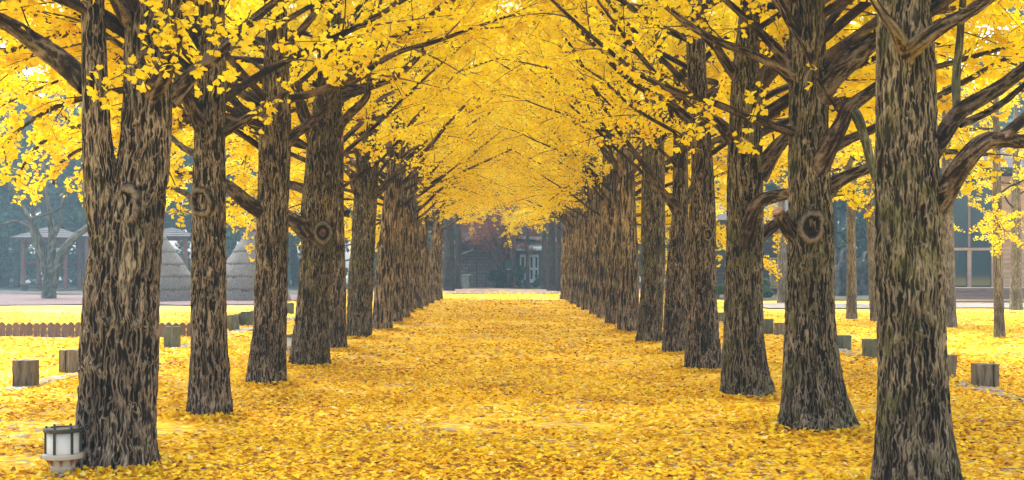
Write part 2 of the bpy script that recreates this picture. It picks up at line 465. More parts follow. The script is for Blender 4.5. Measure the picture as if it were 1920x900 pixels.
gx, gy = axis(-120, 120, -14, 14, 0.3, 3.0), axis(-30, 160, 4, 45, 0.3, 3.0)
XX, YY = np.meshgrid(gx, gy)
GV = np.stack([XX.ravel(), YY.ravel(), gz(XX.ravel(), YY.ravel())], 1)
nx, ny = len(gx), len(gy)
ii = (np.arange(ny - 1)[:, None] * nx + np.arange(nx - 1)[None]).ravel()
ground = link('ground', mesh_np('ground', GV, quads=np.stack([ii, ii + 1, ii + nx + 1, ii + nx], 1), smooth=True), M['ground'])
tag(ground, 'flat park ground thickly covered with yellow fallen leaves', 'ground', kind='structure')


def sheet(name, x0, x1, y0, y1, mat, label, lift=0.012, wob=0.5, seed=3):
    """a patch lying on the ground with wavering edges"""
    xs = np.arange(x0, x1 + 0.01, 0.8); ts = np.linspace(0, 1, 9)
    lo = y0 + wob * noise3(xs * 0.5, 0.3, 0.7, seed); hi = y1 + wob * noise3(xs * 0.5, 7.3, 0.7, seed)
    Y = lo[None] + (hi - lo)[None] * ts[:, None]; X = np.broadcast_to(xs[None], Y.shape)
    V = np.stack([X.ravel(), Y.ravel(), np.maximum(gz(X.ravel(), Y.ravel()), -0.01) + lift + 0.03], 1)
    n = len(xs); i = (np.arange(8)[:, None] * n + np.arange(n - 1)[None]).ravel()
    o = link(name, mesh_np(name, V, quads=np.stack([i, i + 1, i + n + 1, i + n], 1), smooth=True), mat)
    return tag(o, label, 'path', kind='structure')


sheet('litter_path', -45, -9.0, 49, 66, M['litter'], 'purple brown strip of leaf litter under the pavilions', wob=1.0)
sheet('pavement', 9.5, 45, 45.5, 51.0, M['pavement'], 'pale grey pavement in front of the deck', wob=0.4, seed=5)
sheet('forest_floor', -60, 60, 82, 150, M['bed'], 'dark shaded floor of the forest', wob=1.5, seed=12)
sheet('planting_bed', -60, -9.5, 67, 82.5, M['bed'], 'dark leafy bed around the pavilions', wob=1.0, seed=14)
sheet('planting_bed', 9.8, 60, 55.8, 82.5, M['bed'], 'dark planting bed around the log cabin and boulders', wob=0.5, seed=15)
sheet('cross_path', -9.0, 9.5, 69, 80, M['end_path'], 'bare reddish path crossing the end of the avenue', wob=0.9, seed=8)

# ------------------------------------------------------------------ bark, tubes, leaves
def noise2x(x, y, z, seed):
    """two turned lattices averaged, so that no grid shows"""
    return 0.75 * (noise3(x, y, z, seed) + noise3(0.80 * x - 0.60 * y + 17.3, 0.60 * x + 0.80 * y + 5.7, z * 1.07 + 3.1, seed + 41))


def bark_height(px, py, pz, f, seed, stretch=0.15):
    """0 in the furrows, 1 on the ridges: thin wavy ridges that meet and part round long hollows"""
    wx = 0.7 * noise3(px * f * 0.4, py * f * 0.4, pz * f * 0.16, seed + 11)
    wy = 0.7 * noise3(px * f * 0.4, py * f * 0.4, pz * f * 0.16, seed + 12)
    n1 = noise2x(px * f + wx, py * f + wy, pz * f * stretch, seed)
    n2 = noise2x(px * f * 1.4 + wy, py * f * 1.4 + wx, pz * f * stretch * 1.4, seed + 5)
    r1 = np.clip(1 - np.abs(n1) / 0.42, 0, 1); r2 = np.clip(1 - np.abs(n2) / 0.36, 0, 1)
    h = np.maximum(r1, 0.8 * r2)
    big = noise3(px * 4, py * 4, pz * 1.6, seed + 9)
    h = h * (0.85 + 0.3 * big) + 0.16 * noise3(px * f * 3, py * f * 3, pz * f * 1.0, seed + 7)
    return np.clip(h, 0, 1)


def grid_quads(nr, nc):
    i = np.arange(nr - 1)[:, None] * nc; k = np.arange(nc)[None]
    a = i + k; b = i + (k + 1) % nc
    return np.stack([a.ravel(), b.ravel(), (b + nc).ravel(), (a + nc).ravel()], 1)


def trunk_mesh(name, prof, seed, nth, dz, f=13.0, amp=0.022, flare=0.35, flare_h=0.22, top_dense=4.8):
    """prof rows: height, centre x, centre y, radius (local, metres)"""
    prof = np.array(sorted(prof)); z0, z1 = prof[0, 0], prof[-1, 0]
    zs = np.concatenate([np.arange(z0, min(top_dense, z1), dz), np.linspace(min(top_dense, z1), z1, 24)])
    def smooth_interp(c):
        v = np.interp(zs, prof[:, 0], prof[:, c])
        acc = np.zeros_like(v); ks = np.linspace(-0.22, 0.22, 7)
        for k in ks: acc += np.interp(np.clip(zs + k, z0, z1), prof[:, 0], prof[:, c])
        return acc / len(ks)
    cx, cy, r = smooth_interp(1), smooth_interp(2), smooth_interp(3)
    th = np.linspace(0, 2 * math.pi, nth, endpoint=False)
    T, Zg = np.meshgrid(th, zs)
    r0 = float(np.median(r))
    ux, uy = np.cos(T), np.sin(T)
    lob = noise3(ux * 1.3 + seed, uy * 1.3, 0.2, seed + 3)
    lobz = noise3(ux * 1.1 + seed, uy * 1.1, Zg * 0.8, seed + 4)
    rr = r[:, None] * (1 + 0.07 * lobz)
    rr = rr * (1 + flare * np.exp(-np.maximum(Zg, 0) / flare_h) * (0.65 + 0.75 * lob))
    h = bark_height(ux * r0, uy * r0, Zg, f, seed * 17 + 1)
    a = amp * np.clip(r[:, None] / 0.26, 0.35, 1.25)
    rr = rr + (h - 0.6) * a
    V = np.stack([(cx[:, None] + rr * ux).ravel(), (cy[:, None] + rr * uy).ravel(), Zg.ravel()], 1)
    return mesh_np(name, V, quads=grid_quads(len(zs), nth), smooth=True, attrs={'bark': ('POINT', h.ravel())})


def frames(pts):
    pts = np.asarray(pts, float)
    t = np.gradient(pts, axis=0); t /= np.linalg.norm(t, axis=1)[:, None] + 1e-9
    u = np.zeros_like(t)
    ref = np.array([0, 0, 1.0]) if abs(t[0, 2]) < 0.9 else np.array([1.0, 0, 0])
    u[0] = np.cross(t[0], ref); u[0] /= np.linalg.norm(u[0])
    for i in range(1, len(t)):
        v = u[i - 1] - t[i] * np.dot(u[i - 1], t[i]); u[i] = v / (np.linalg.norm(v) + 1e-9)
    return t, u, np.cross(t, u)


def resample(pts, rad, step):
    pts = np.asarray(pts, float); rad = np.asarray(rad, float)
    if len(pts) > 2:                                    # Catmull-Rom for a flowing line
        p = np.vstack([2 * pts[0] - pts[1], pts, 2 * pts[-1] - pts[-2]]); out, ro = [], []
        for i in range(len(pts) - 1):
            for s in np.linspace(0, 1, 8, endpoint=False):
                a, b, c, d = p[i:i + 4]
                out.append(0.5 * (2 * b + (c - a) * s + (2 * a - 5 * b + 4 * c - d) * s ** 2 + (3 * b - a - 3 * c + d) * s ** 3))
                ro.append(rad[i] * (1 - s) + rad[i + 1] * s)
        out.append(pts[-1]); ro.append(rad[-1]); pts, rad = np.array(out), np.array(ro)
    L = np.concatenate([[0], np.cumsum(np.linalg.norm(np.diff(pts, axis=0), axis=1))])
    n = max(3, int(L[-1] / step) + 1); s = np.linspace(0, L[-1], n)
    return np.stack([np.interp(s, L, pts[:, k]) for k in range(3)], 1), np.interp(s, L, rad), s


class Wood:
    """tubes of one branch with its twigs, joined"""
    def __init__(s): s.v, s.q, s.h, s.n = [], [], [], 0
    def tube(s, pts, rad, nseg, bark=0.0, f=30.0, seed=1):
        t, u, w = frames(pts); a = np.linspace(0, 2 * math.pi, nseg, endpoint=False)
        ca, sa = np.cos(a), np.sin(a)
        L = np.concatenate([[0], np.cumsum(np.linalg.norm(np.diff(pts, axis=0), axis=1))])
        rr = np.broadcast_to(rad[:, None], (len(pts), nseg)).copy()
        if bark > 0:
            r0 = rad.max()
            h = bark_height(ca[None] * r0, sa[None] * r0, np.broadcast_to(L[:, None], rr.shape), f, seed, 0.2)
            rr = rr * (1 + 0.06 * noise3(ca[None] * 2, sa[None] * 2, L[:, None] * 4, seed + 2)) + (h - 0.7) * bark * np.clip(rr / r0, 0.3, 1)
        else:
            h = np.full(rr.shape, 0.6) + 0.25 * noise3(ca[None] * 3, sa[None] * 3, L[:, None] * 12, seed)
        V = pts[:, None] + (u[:, None] * ca[None, :, None] + w[:, None] * sa[None, :, None]) * rr[..., None]
        s.v.append(V.reshape(-1, 3)); s.h.append(h.ravel())
        s.q.append(grid_quads(len(pts), nseg) + s.n); s.n += V.shape[0] * nseg
    def mesh(s, name):
        return mesh_np(name, np.concatenate(s.v), quads=np.concatenate(s.q), smooth=True, attrs={'bark': ('POINT', np.concatenate(s.h))})


LEAF2D = np.array([(0, 0.0), (-0.5, 0.55), (-0.30, 0.95), (0.0, 0.80), (0.30, 0.95), (0.5, 0.55)])


def leaves_mesh(name, pos, d, nrm, size, tint, rg, fold=0.25):
    """fan-shaped notched ginkgo leaves: two folded halves each"""
    n = len(pos)
    d = d / (np.linalg.norm(d, axis=1)[:, None] + 1e-9)
    sd = np.cross(d, nrm); sd /= np.linalg.norm(sd, axis=1)[:, None] + 1e-9
    nn = np.cross(sd, d)
    V = np.empty((n, 6, 3))
    fo = fold * rg.uniform(-0.4, 1.0, n)
    for k, (a, b) in enumerate(LEAF2D):
        V[:, k] = pos + sd * (a * size)[:, None] + d * (b * size * 0.9)[:, None] + nn * (abs(a) * size * fo)[:, None]
    base = (np.arange(n) * 6)[:, None]
    Q = np.concatenate([base + np.array([[0, 3, 2, 1]]), base + np.array([[0, 5, 4, 3]])], 1).reshape(-1, 4)
    return mesh_np(name, V.reshape(-1, 3), quads=Q, attrs={'tint': ('FACE', np.repeat(tint, 2))})


def unit(rg, n):
    v = rg.normal(size=(n, 3)); return v / np.linalg.norm(v, axis=1)[:, None]


def spur_leaves(rg, spurs, per=5, size=0.066):
    """whorls of leaves on short spurs along the twigs"""
    spurs = np.asarray(spurs); cnt = rg.integers(max(2, per - 2), per + 3, len(spurs))
    p = np.repeat(spurs, cnt, axis=0); n = len(p)
    out = unit(rg, n); out[:, 2] -= 0.25
    out /= np.linalg.norm(out, axis=1)[:, None]
    pos = p + out * rg.uniform(0.015, 0.055, n)[:, None]
    nrm = unit(rg, n); nrm[:, 2] = np.abs(nrm[:, 2]) + 0.35
    tc = np.repeat(rg.normal(0.55, 0.16, len(spurs)), cnt)
    tint = np.clip(tc + rg.normal(0, 0.12, n), 0, 1)
    return pos, out, nrm, size * rg.uniform(0.7, 1.15, n), tint


def grow(rg, pts, rad, wood, spurs, nseg=8, bark=0.0, f=30.0, t0=0.22, lat_step=0.30, lat_len=(0.7, 1.5), density=1.0, seed=1, step=0.12, leaf_from=0.35, droop=0.12):
    """main limb + laterals + twigs; collects spur positions"""
    mp, mr, s = resample(pts, rad, step)
    wood.tube(mp, mr, nseg, bark, f, seed)
    T, U, W = frames(mp); L = s[-1]
    d = L * t0; roll = rg.uniform(0, 6.28)
    while d < L * 0.985:
        i = min(int(d / L * (len(mp) - 1)), len(mp) - 2); t = d / L
        roll += 2.4 + rg.normal(0, 0.5)
        side = U[i] * math.cos(roll) + W[i] * math.sin(roll); side[2] *= 0.55
        ang = rg.uniform(0.6, 1.1)
        dirv = T[i] * math.cos(ang) + side * math.sin(ang); dirv /= np.linalg.norm(dirv)
        ll = rg.uniform(*lat_len) * (1.0 - 0.45 * t)
        n = 6; p = [mp[i]]
        bend = rg.normal(0, 0.10, 3); bend[2] += 0.05 - droop * rg.random()
        for k in range(n):
            dirv = dirv + bend * 0.5; dirv /= np.linalg.norm(dirv); p.append(p[-1] + dirv * ll / n)
        p = np.array(p); r0 = min(mr[i] * 0.55, 0.006 + 0.006 * ll)
        wood.tube(p, np.linspace(r0, 0.0018, n + 1), 4, 0, seed=seed)
        lt = np.linspace(0, 1, n + 1)
        k = int(ll / 0.062 * density)
        for q in rg.uniform(0.12, 1.0, k):
            spurs.append([np.interp(q, lt, p[:, c]) for c in range(3)])
        for q in rg.uniform(0.25, 0.95, int(rg.integers(2, 5))):
            b = np.array([np.interp(q, lt, p[:, c]) for c in range(3)])
            dv = dirv + unit(rg, 1)[0] * 0.9; dv[2] *= 0.7; dv /= np.linalg.norm(dv)
            tl = rg.uniform(0.18, 0.5); e = b + dv * tl; e2 = b + dv * tl * 0.55 + np.array([0, 0, -0.02])
            wood.tube(np.array([b, e2, e]), np.array([0.0035, 0.0028, 0.0014]), 3, 0, seed=seed)
            for _ in range(max(2, int(tl / 0.06 * density))):
                w = rg.uniform(0.1, 1.05); spurs.append(b + (e - b) * w)
        d += lat_step * rg.uniform(0.6, 1.4)
    k = int(L * (1 - leaf_from) / 0.10 * density)
    for q in rg.uniform(leaf_from, 1.0, k):
        i = int(q * (len(mp) - 1)); spurs.append(mp[i] + unit(rg, 1)[0] * (mr[i] + 0.01))


LIB = {'rise': [], 'reach': [], 'droop': []}
for kind, cnt in (('rise', 9), ('reach', 9), ('droop', 6)):
    for i in range(cnt):
        rg = np.random.default_rng(100 + i + 50 * len(kind))
        Lb = rg.uniform(2.9, 4.4)
        el0, el1 = {'rise': (rg.uniform(0.55, 0.85), rg.uniform(0.6, 0.95)), 'reach': (rg.uniform(0.35, 0.65), rg.uniform(0.15, 0.5)),
                    'droop': (rg.uniform(0.15, 0.4), rg.uniform(-0.55, -0.2))}[kind]
        p = np.zeros(3); pts = [p.copy()]; yaw = 0.0; n = 7
        for k in range(n):
            e = el0 + (el1 - el0) * k / (n - 1) + rg.normal(0, 0.09); yaw += rg.normal(0, 0.12)
            p = p + Lb / n * np.array([math.cos(e) * math.cos(yaw), math.cos(e) * math.sin(yaw), math.sin(e)]); pts.append(p)
        r0 = rg.uniform(0.035, 0.055); rad = np.linspace(r0, 0.006, n + 1)
        w, sp = Wood(), []
        grow(rg, pts, rad, w, sp, nseg=7, bark=0.006, f=45, seed=200 + i, density=0.95, lat_step=0.27)
        LIB[kind].append((w.mesh('branch_' + kind), leaves_mesh('foliage_' + kind, *spur_leaves(rg, sp, 4), rg)))


def place_branch(root, kind, rg, loc, yaw, scale=1.0, tilt=0.0, wood='limb_bark', leaf='ginkgo_leaf'):
    w, l = LIB[kind][int(rg.integers(len(LIB[kind])))]
    b = link('branch', w, M[wood], root, loc=tuple(float(v) for v in loc), rot=(rg.normal(0, 0.15), -tilt, yaw))
    b.scale = (scale,) * 3
    fo = link('foliage', l, M[leaf], b); fo['kind'] = 'stuff'
    return b


# ------------------------------------------------------------------ the two rows of ginkgo trees
# photo measurements of the nearest trunks: (y, left edge, right edge)
LEFT = {
    0: (875, [(875, 142, 292), (800, 150, 292), (700, 153, 294), (600, 160, 297), (480, 168, 300), (400, 196, 305), (300, 224, 315), (200, 232, 321), (100, 234, 322), (0, 238, 322)]),
    1: (780, [(780, 355, 436), (700, 355, 431), (600, 358, 425), (400, 360, 424), (200, 368, 423), (100, 371, 422), (0, 374, 420)]),
    2: (720, [(720, 464, 535), (600, 477, 537), (450, 480, 540), (350, 484, 543), (250, 488, 545), (100, 496, 540), (0, 500, 536)]),
    3: (686, [(686, 545, 615), (600, 554, 615), (450, 566, 627), (400, 562, 632), (330, 572, 632), (250, 577, 636), (100, 606, 650), (0, 614, 650)]),
    4: (657, [(657, 613, 651), (500, 617, 647), (400, 620, 645), (300, 622, 645), (150, 625, 645)]),
    5: (634, [(634, 650, 697), (500, 656, 702), (400, 662, 706), (300, 668, 712), (150, 674, 712)]),
}
RIGHT = {
    0: (917, [(917, 1640, 1800), (800, 1645, 1783), (700, 1647, 1775), (600, 1645, 1770), (500, 1638, 1768), (400, 1640, 1762), (300, 1640, 1756), (200, 1643, 1755), (100, 1645, 1750), (0, 1646, 1742)]),
    1: (805, [(805, 1468, 1590), (700, 1471, 1576), (600, 1474, 1566), (450, 1477, 1563), (300, 1477, 1555), (100, 1478, 1548), (0, 1479, 1545)]),
    2: (742, [(742, 1354, 1452), (680, 1356, 1438), (600, 1358, 1429), (450, 1362, 1430), (300, 1363, 1430), (150, 1370, 1425), (0, 1390, 1425)]),
    3: (693, [(693, 1284, 1350), (550, 1286, 1345), (400, 1291, 1340), (300, 1296, 1336), (100, 1288, 1322), (0, 1286, 1316)]),
    4: (663, [(663, 1240, 1283), (500, 1250, 1289), (400, 1261, 1291), (300, 1262, 1290), (150, 1262, 1286)]),
    5: (641, [(641, 1194, 1240), (500, 1202, 1247), (300, 1205, 1245), (150, 1206, 1240)]),
}
ORD = ['first', 'second', 'third', 'fourth', 'fifth', 'sixth', 'seventh', 'eighth', 'ninth', 'tenth', 'eleventh', 'twelfth', 'thirteenth', 'fourteenth', 'fifteenth']
LLAB = {0: 'thick twin stemmed ginkgo trunk right behind the small garden lamp',
        1: 'slender straight ginkgo with a round knot hole, next after the twin stemmed one',
        2: 'ginkgo with a thick low outer limb, third in the row from the garden lamp',
        3: 'leaning ginkgo with a pinkish sawn knot, fourth in the row from the garden lamp'}
RLAB = {0: 'stout ginkgo with heavy side limbs beside the cracked wooden post',
        1: 'mossy ginkgo with a big swollen knot and several thick limbs toward its neighbour',
        2: 'dark ginkgo with a bent sawn off limb, third in the row facing the garden lamp'}
TREES = {}


def ginkgo(side, i):
    data = (LEFT if side < 0 else RIGHT).get(i)
    rg = np.random.default_rng(1000 + i + (0 if side < 0 else 500))
    if data:
        yb, pr = data; Z = F * EYE / (yb - CY)
        rows = [P((a + b) / 2, y, Z) for y, a, b in pr]
        X0 = rows[0][0]
        prof = [(float(p[2]), float(p[0] - X0), 0.0, (b - a) / 2 / F * Z) for p, (y, a, b) in zip(rows, pr)]
        prof[0] = (0.0,) + prof[0][1:]
        zt, cxt, _, rt = max(prof)
        prof += [(-0.25, 0, 0, prof[0][3] * 1.0), (zt + 2.0, cxt + rg.normal(0, 0.05), rg.normal(0, .1), rt * 0.72), (11.0, cxt + rg.normal(0, 0.3), rg.normal(0, .3), rt * 0.16)]
    else:
        base = {-1: 6.62, 1: 5.65}[side]
        Z = base + 3.49 * (i + 1) + rg.normal(0, 0.12)
        X0 = side * (3.03 + rg.normal(0, 0.06))
        r = rg.uniform(0.235, 0.30); le = rg.normal(0, 0.10) - side * 0.05
        prof = [(-0.25, 0, 0, r), (0, 0, 0, r), (1.2, le * .3, 0, r * 0.9), (3.0, le, 0, r * 0.84), (5.0, le * 1.6, 0, r * 0.62), (11, le * 2, rg.normal(0, .3), 0.04)]
        if rg.random() < 0.5:
            prof.append((rg.uniform(1.5, 2.6), le * .6, 0, r * 0.98))
    lab = (LLAB if side < 0 else RLAB).get(i) or ('ginkgo trunk in the row behind the garden lamp, %s tree from the lamp' % ORD[i] if side < 0 else 'ginkgo trunk in the row facing the garden lamp, %s from its near end' % ORD[i])
    root = empty('ginkgo_tree', (X0, Z, float(gz(X0, Z))), lab, 'tree', 'ginkgo trees lining the avenue')
    near = i < 2; mid = i < 6
    nth, dz, f = (192, 0.016, 19.0) if near else ((104, 0.03, 18.0) if mid else (56, 0.06, 14.0))
    fl = [0.16, 0.42, 0.30, 0.25, 0.25, 0.25][i] if (i < 6) else rg.uniform(0.2, 0.35)
    if side < 0: fl = [0.22, 0.14, 0.16, 0.14, 0.2, 0.2][i] if i < 6 else fl
    mat = M['bark_mossy'] if (side > 0 and i in (0, 1, 2, 5, 9) or side < 0 and i in (3, 5, 9)) else M['bark']
    if i >= 6: mat = M['bark_far_lit']
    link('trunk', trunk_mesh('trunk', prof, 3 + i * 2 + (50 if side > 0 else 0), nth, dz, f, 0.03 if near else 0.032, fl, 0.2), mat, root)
    TREES[(side, i)] = (root, X0, Z, prof, rg)
    return root


def trunk_at(prof, z):
    p = np.array(sorted(prof)); return tuple(np.interp(z, p[:, 0], p[:, k]) for k in (1, 2, 3))


NROW = 15
for sd in (-1, 1):
    for i in range(NROW if sd < 0 else NROW):
        ginkgo(sd, i)

for (sd, i), (root, X0, Z, prof, rg) in TREES.items():
    inner = 0.0 if sd < 0 else math.pi                 # yaw toward the lane
    outer = math.pi - inner
    hs = []
    if i >= 5: hs += [(rg.uniform(2.6, 3.2), outer + rg.normal(0, 0.5), 'droop', 1.0)]
    hs += [(rg.uniform(3.2, 3.7), outer + rg.normal(0, 0.7), 'reach', 1.05)]
    if i >= 3: hs += [(rg.uniform(2.9, 3.5), inner + rg.normal(0, 0.5), 'rise', 1.0)]
    if i >= 7: hs += [(rg.uniform(3.2, 3.9), inner + rg.normal(0, 0.7), 'reach', 0.9), (rg.uniform(3.6, 4.2), inner + rg.normal(0, 0.7), 'droop', 0.8)]
    if i < 3:
        hs += [(3.35, outer + 0.35, 'reach', 1.1), (3.7, outer - 0.3, 'reach', 1.2), (4.3, outer, 'droop', 1.1)]
    a = rg.uniform(0, 6.28)
    n = 18 if i < 10 else 15
    for k in range(4 if i else 2):
        hs.append((rg.uniform(3.9, 8.2), inner + rg.normal(0, 0.45), 'reach' if k % 2 else 'rise', 1.2))
    for k in range(7 if i < 6 else 3):
        dr = k % 3 == 1
        hs.append((rg.uniform(4.0, 5.6) if dr else rg.uniform(3.0, 5.6), outer + rg.normal(0, 0.6), 'droop' if dr else 'reach', 1.15))
    for k in range(n):
        h = 3.5 + 6.3 * (k / (n - 1)) ** 1.1 + rg.normal(0, 0.12); a += 2.4 + rg.normal(0, 0.25)
        fr = k / (n - 1)
        kind = 'reach' if rg.random() < (0.6 if fr < .6 else 0.25) else 'rise'
        hs.append((h, a, kind, (1.15 - 0.45 * fr) * rg.uniform(0.9, 1.1)))
    for h, yw, kind, sc in hs:
        cx, cy, r = trunk_at(prof, h)
        place_branch(root, kind, rg, (cx + 0.4 * r * math.cos(yw), cy + 0.4 * r * math.sin(yw), h), yw, sc, rg.normal(0, 0.08))

# ------------------------------------------------------------------ limbs that the photo shows one by one
def limb(side, i, px, seed, leaves=True, lat_from=0.4, density=0.6, name='branch', lat=(0.5, 1.1), lat_step=0.3, nseg=34, cut=False, mat='limb_bark'):
    """px rows: x, y, depth offset from the trunk, width in photo pixels"""
    root, X0, Z, prof, _ = TREES[(side, i)]
    rg = np.random.default_rng(seed)
    pts = np.array([P(x, y, Z + dz) for x, y, dz, w in px]) - np.array(root.location)
    rad = np.array([w / 2 / F * (Z + dz) for x, y, dz, w in px])
    w, sp = Wood(), []
    if leaves:
        grow(rg, pts, rad, w, sp, nseg=nseg, bark=min(0.014, rad.max() * 0.22), f=24, t0=lat_from, leaf_from=lat_from, density=density, seed=seed, step=0.03, lat_len=lat, lat_step=lat_step)
    else:
        p, r, s = resample(pts, rad, 0.025); w.tube(p, r, nseg, min(0.014, rad.max() * 0.22), 24, seed)
    b = link(name, w.mesh(name), M[mat], root)
    if sp:
        fo = link('foliage', leaves_mesh('foliage', *spur_leaves(rg, sp, 4), rg), M['ginkgo_leaf'], b); fo['kind'] = 'stuff'
    if cut:
        t = pts[-1] - pts[-2]; t = Vector(t).normalized()
        k = MB(); k.lathe([(rad[-1] * 1.02, -0.01), (rad[-1] * 1.0, 0.006), (rad[-1] * 0.6, 0.002)], 14)
        k.build('sawn_end', M['cut_wood'], b, loc=tuple(pts[-1]), rot=t.to_track_quat('Z', 'Y').to_euler(), smooth=True)
    return b


# left row, first tree: second stem, upper limbs
limb(-1, 0, [(225, 540, -0.02, 60), (203, 440, -0.06, 76), (190, 350, -0.10, 64), (183, 260, -0.13, 54), (178, 150, -0.14, 48), (174, 0, -0.12, 44), (170, -200, 0, 40), (150, -600, .3, 22), (140, -900, .5, 8)], 11, lat_from=0.55, name='second_stem', nseg=90, mat='bark')
limb(-1, 0, [(165, 160, 0, 46), (120, 118, 0.15, 42), (78, 88, 0.3, 36), (20, 48, 0.4, 30), (-60, 10, 0.6, 24), (-200, -60, 0.9, 12)], 12, lat_from=0.3, lat=(0.6, 1.2))
limb(-1, 0, [(285, 175, -0.12, 40), (310, 130, -0.3, 34), (330, 60, -0.4, 28), (342, -30, -0.5, 24), (380, -150, -0.5, 14)], 13, lat_from=0.35)
limb(-1, 0, [(315, 190, 0.1, 34), (355, 145, 0.2, 30), (410, 100, 0.3, 26), (460, 50, 0.4, 20), (520, 0, 0.5, 15), (620, -80, 0.7, 8)], 14, lat_from=0.35, density=0.5)
limb(-1, 0, [(240, 40, -.1, 30), (215, -5, -.3, 24), (190, -60, -.5, 14)], 15, lat_from=.4)
# left row, second tree
limb(-1, 1, [(378, 240, -0.1, 30), (360, 205, -0.2, 24), (343, 175, -0.3, 20), (318, 130, -0.4, 13), (290, 60, -0.5, 8)], 21, lat_from=0.5)
limb(-1, 1, [(415, 250, 0, 24), (440, 235, 0.1, 19), (480, 212, 0.2, 16), (530, 178, 0.3, 12), (600, 120, 0.4, 8), (680, 20, 0.6, 5)], 22, lat_from=0.45)
limb(-1, 1, [(375, 290, 0.1, 16), (345, 278, 0.5, 12), (312, 250, 1.0, 8), (270, 235, 1.4, 5)], 23, lat_from=0.3)
limb(-1, 1, [(362, 370, 0.2, 12), (330, 355, 0.9, 10), (305, 352, 1.4, 7), (240, 350, 2.0, 5)], 24, lat_from=0.35)
# left row, third tree
limb(-1, 2, [(505, 400, -0.05, 36), (475, 388, -0.1, 30), (450, 368, -0.1, 27), (428, 350, 0.0, 24), (395, 335, 0.3, 18), (330, 325, 0.8, 12), (250, 330, 1.3, 7)], 31, lat_from=0.5)
limb(-1, 2, [(530, 275, 0, 26), (555, 250, 0.0, 21), (580, 232, 0.1, 18), (610, 200, 0.1, 14), (650, 120, 0.2, 10), (700, 20, 0.3, 6)], 32, lat_from=0.5)
limb(-1, 2, [(500, 230, 0, 26), (460, 210, 0, 18), (420, 170, 0.2, 14), (360, 130, 0.4, 8)], 33, lat_from=.4)
limb(-1, 2, [(492, 245, 0, 24), (400, 222, .3, 18), (260, 222, .8, 14), (140, 240, 1.2, 10), (70, 275, 1.4, 7), (28, 340, 1.5, 4)], 34, lat_from=.45, density=1.1, lat=(.35, .8), lat_step=.2)
limb(-1, 1, [(385, 175, 0, 22), (260, 165, .4, 15), (120, 195, .8, 10), (40, 240, 1.0, 6), (-12, 300, 1.0, 4)], 35, lat_from=.4, density=1.1, lat=(.35, .8), lat_step=.2)
limb(-1, 2, [(490, 215, .1, 22), (330, 235, .9, 14), (200, 260, 1.5, 9), (120, 300, 1.8, 6), (100, 345, 1.9, 4)], 36, lat_from=.5, density=.9, lat=(.35, .7), lat_step=.22)
# left row, fourth tree
limb(-1, 3, [(590, 445, -0.1, 40), (565, 425, -0.2, 34), (545, 410, -0.2, 26), (520, 396, 0.1, 20), (470, 385, 0.6, 14), (420, 380, 1.2, 8)], 41, lat_from=0.5)
limb(-1, 3, [(620, 380, 0.0, 24), (585, 362, 0.1, 22), (552, 348, 0.3, 18), (500, 340, 0.8, 10)], 42, lat_from=.6)
limb(-1, 3, [(590, 260, 0, 30), (570, 215, 0, 24), (560, 170, 0, 20), (540, 90, 0.2, 14), (500, 10, 0.4, 8)], 43, lat_from=0.5)
limb(-1, 3, [(625, 260, 0, 22), (645, 225, -0.1, 18), (685, 185, -0.3, 14), (690, 150, -0.4, 11), (700, 60, -0.5, 8), (720, -20, -0.5, 5)], 44, lat_from=0.4)
limb(-1, 3, [(640, 170, 0, 20), (700, 160, 0, 15), (760, 130, 0.1, 12), (810, 70, 0.2, 9), (850, 0, 0.3, 7), (900, -80, .4, 4)], 45, lat_from=0.35, density=.45)
limb(-1, 3, [(632, 180, .1, 18), (690, 165, .2, 14), (770, 120, .3, 11), (830, 50, .4, 8), (880, -20, .5, 5)], 46, lat_from=.4, density=.4)
# left row, farther
limb(-1, 5, [(682, 380, -0.05, 26), (668, 350, -.1, 22), (662, 330, -.1, 17), (640, 310, 0, 10)], 51, lat_from=.7)
limb(-1, 5, [(700, 370, 0, 16), (750, 320, 0, 10), (800, 280, 0, 8), (850, 220, 0.1, 6), (915, 155, 0.2, 4)], 52, lat_from=0.35, density=.4)
limb(-1, 5, [(650, 400, .3, 16), (630, 380, .6, 14), (600, 360, 1.2, 10), (560, 350, 2, 6)], 53, lat_from=.4)
limb(-1, 7, [(740, 400, 0, 12), (790, 360, 0, 7), (850, 330, 0, 5), (960, 280, 0.1, 3)], 54, lat_from=0.35, density=.4)
# right row, first tree
limb(1, 0, [(1722, 440, 0.06, 54), (1766, 368, -0.06, 50), (1798, 318, -0.2, 40), (1828, 280, -0.25, 36), (1852, 264, -0.2, 34), (1890, 262, -0.1, 30), (1930, 264, 0, 28), (2050, 240, 0.3, 18), (2200, 180, .6, 8)], 61, lat_from=0.72, mat='limb_bark')
limb(1, 0, [(1875, 262, -0.15, 24), (1900, 240, -0.1, 22), (1930, 215, 0, 20), (2030, 140, .3, 10)], 62, lat_from=0.7)
limb(1, 0, [(1735, 300, 0.1, 46), (1765, 258, 0.15, 36), (1795, 215, 0.2, 33), (1830, 190, 0.2, 30), (1880, 160, 0.25, 27), (1930, 122, 0.3, 24), (2050, 30, .6, 12)], 63, lat_from=0.7)
limb(1, 0, [(1800, 234, 0.25, 16), (1850, 212, 0.3, 15), (1890, 185, 0.35, 13), (1930, 150, 0.4, 11), (2000, 90, .5, 6)], 64, lat_from=0.5)
limb(1, 0, [(1698, 95, -0.2, 30), (1680, 60, -0.45, 20), (1655, 25, -0.5, 16), (1632, -10, -0.5, 13), (1580, -100, -.5, 6)], 65, lat_from=0.6)
limb(1, 0, [(1700, 100, -0.2, 34), (1730, 75, -0.4, 32), (1775, 45, -0.45, 28), (1830, 15, -0.45, 24), (1890, -30, -.4, 18), (2000, -100, -.3, 8)], 66, lat_from=0.55)
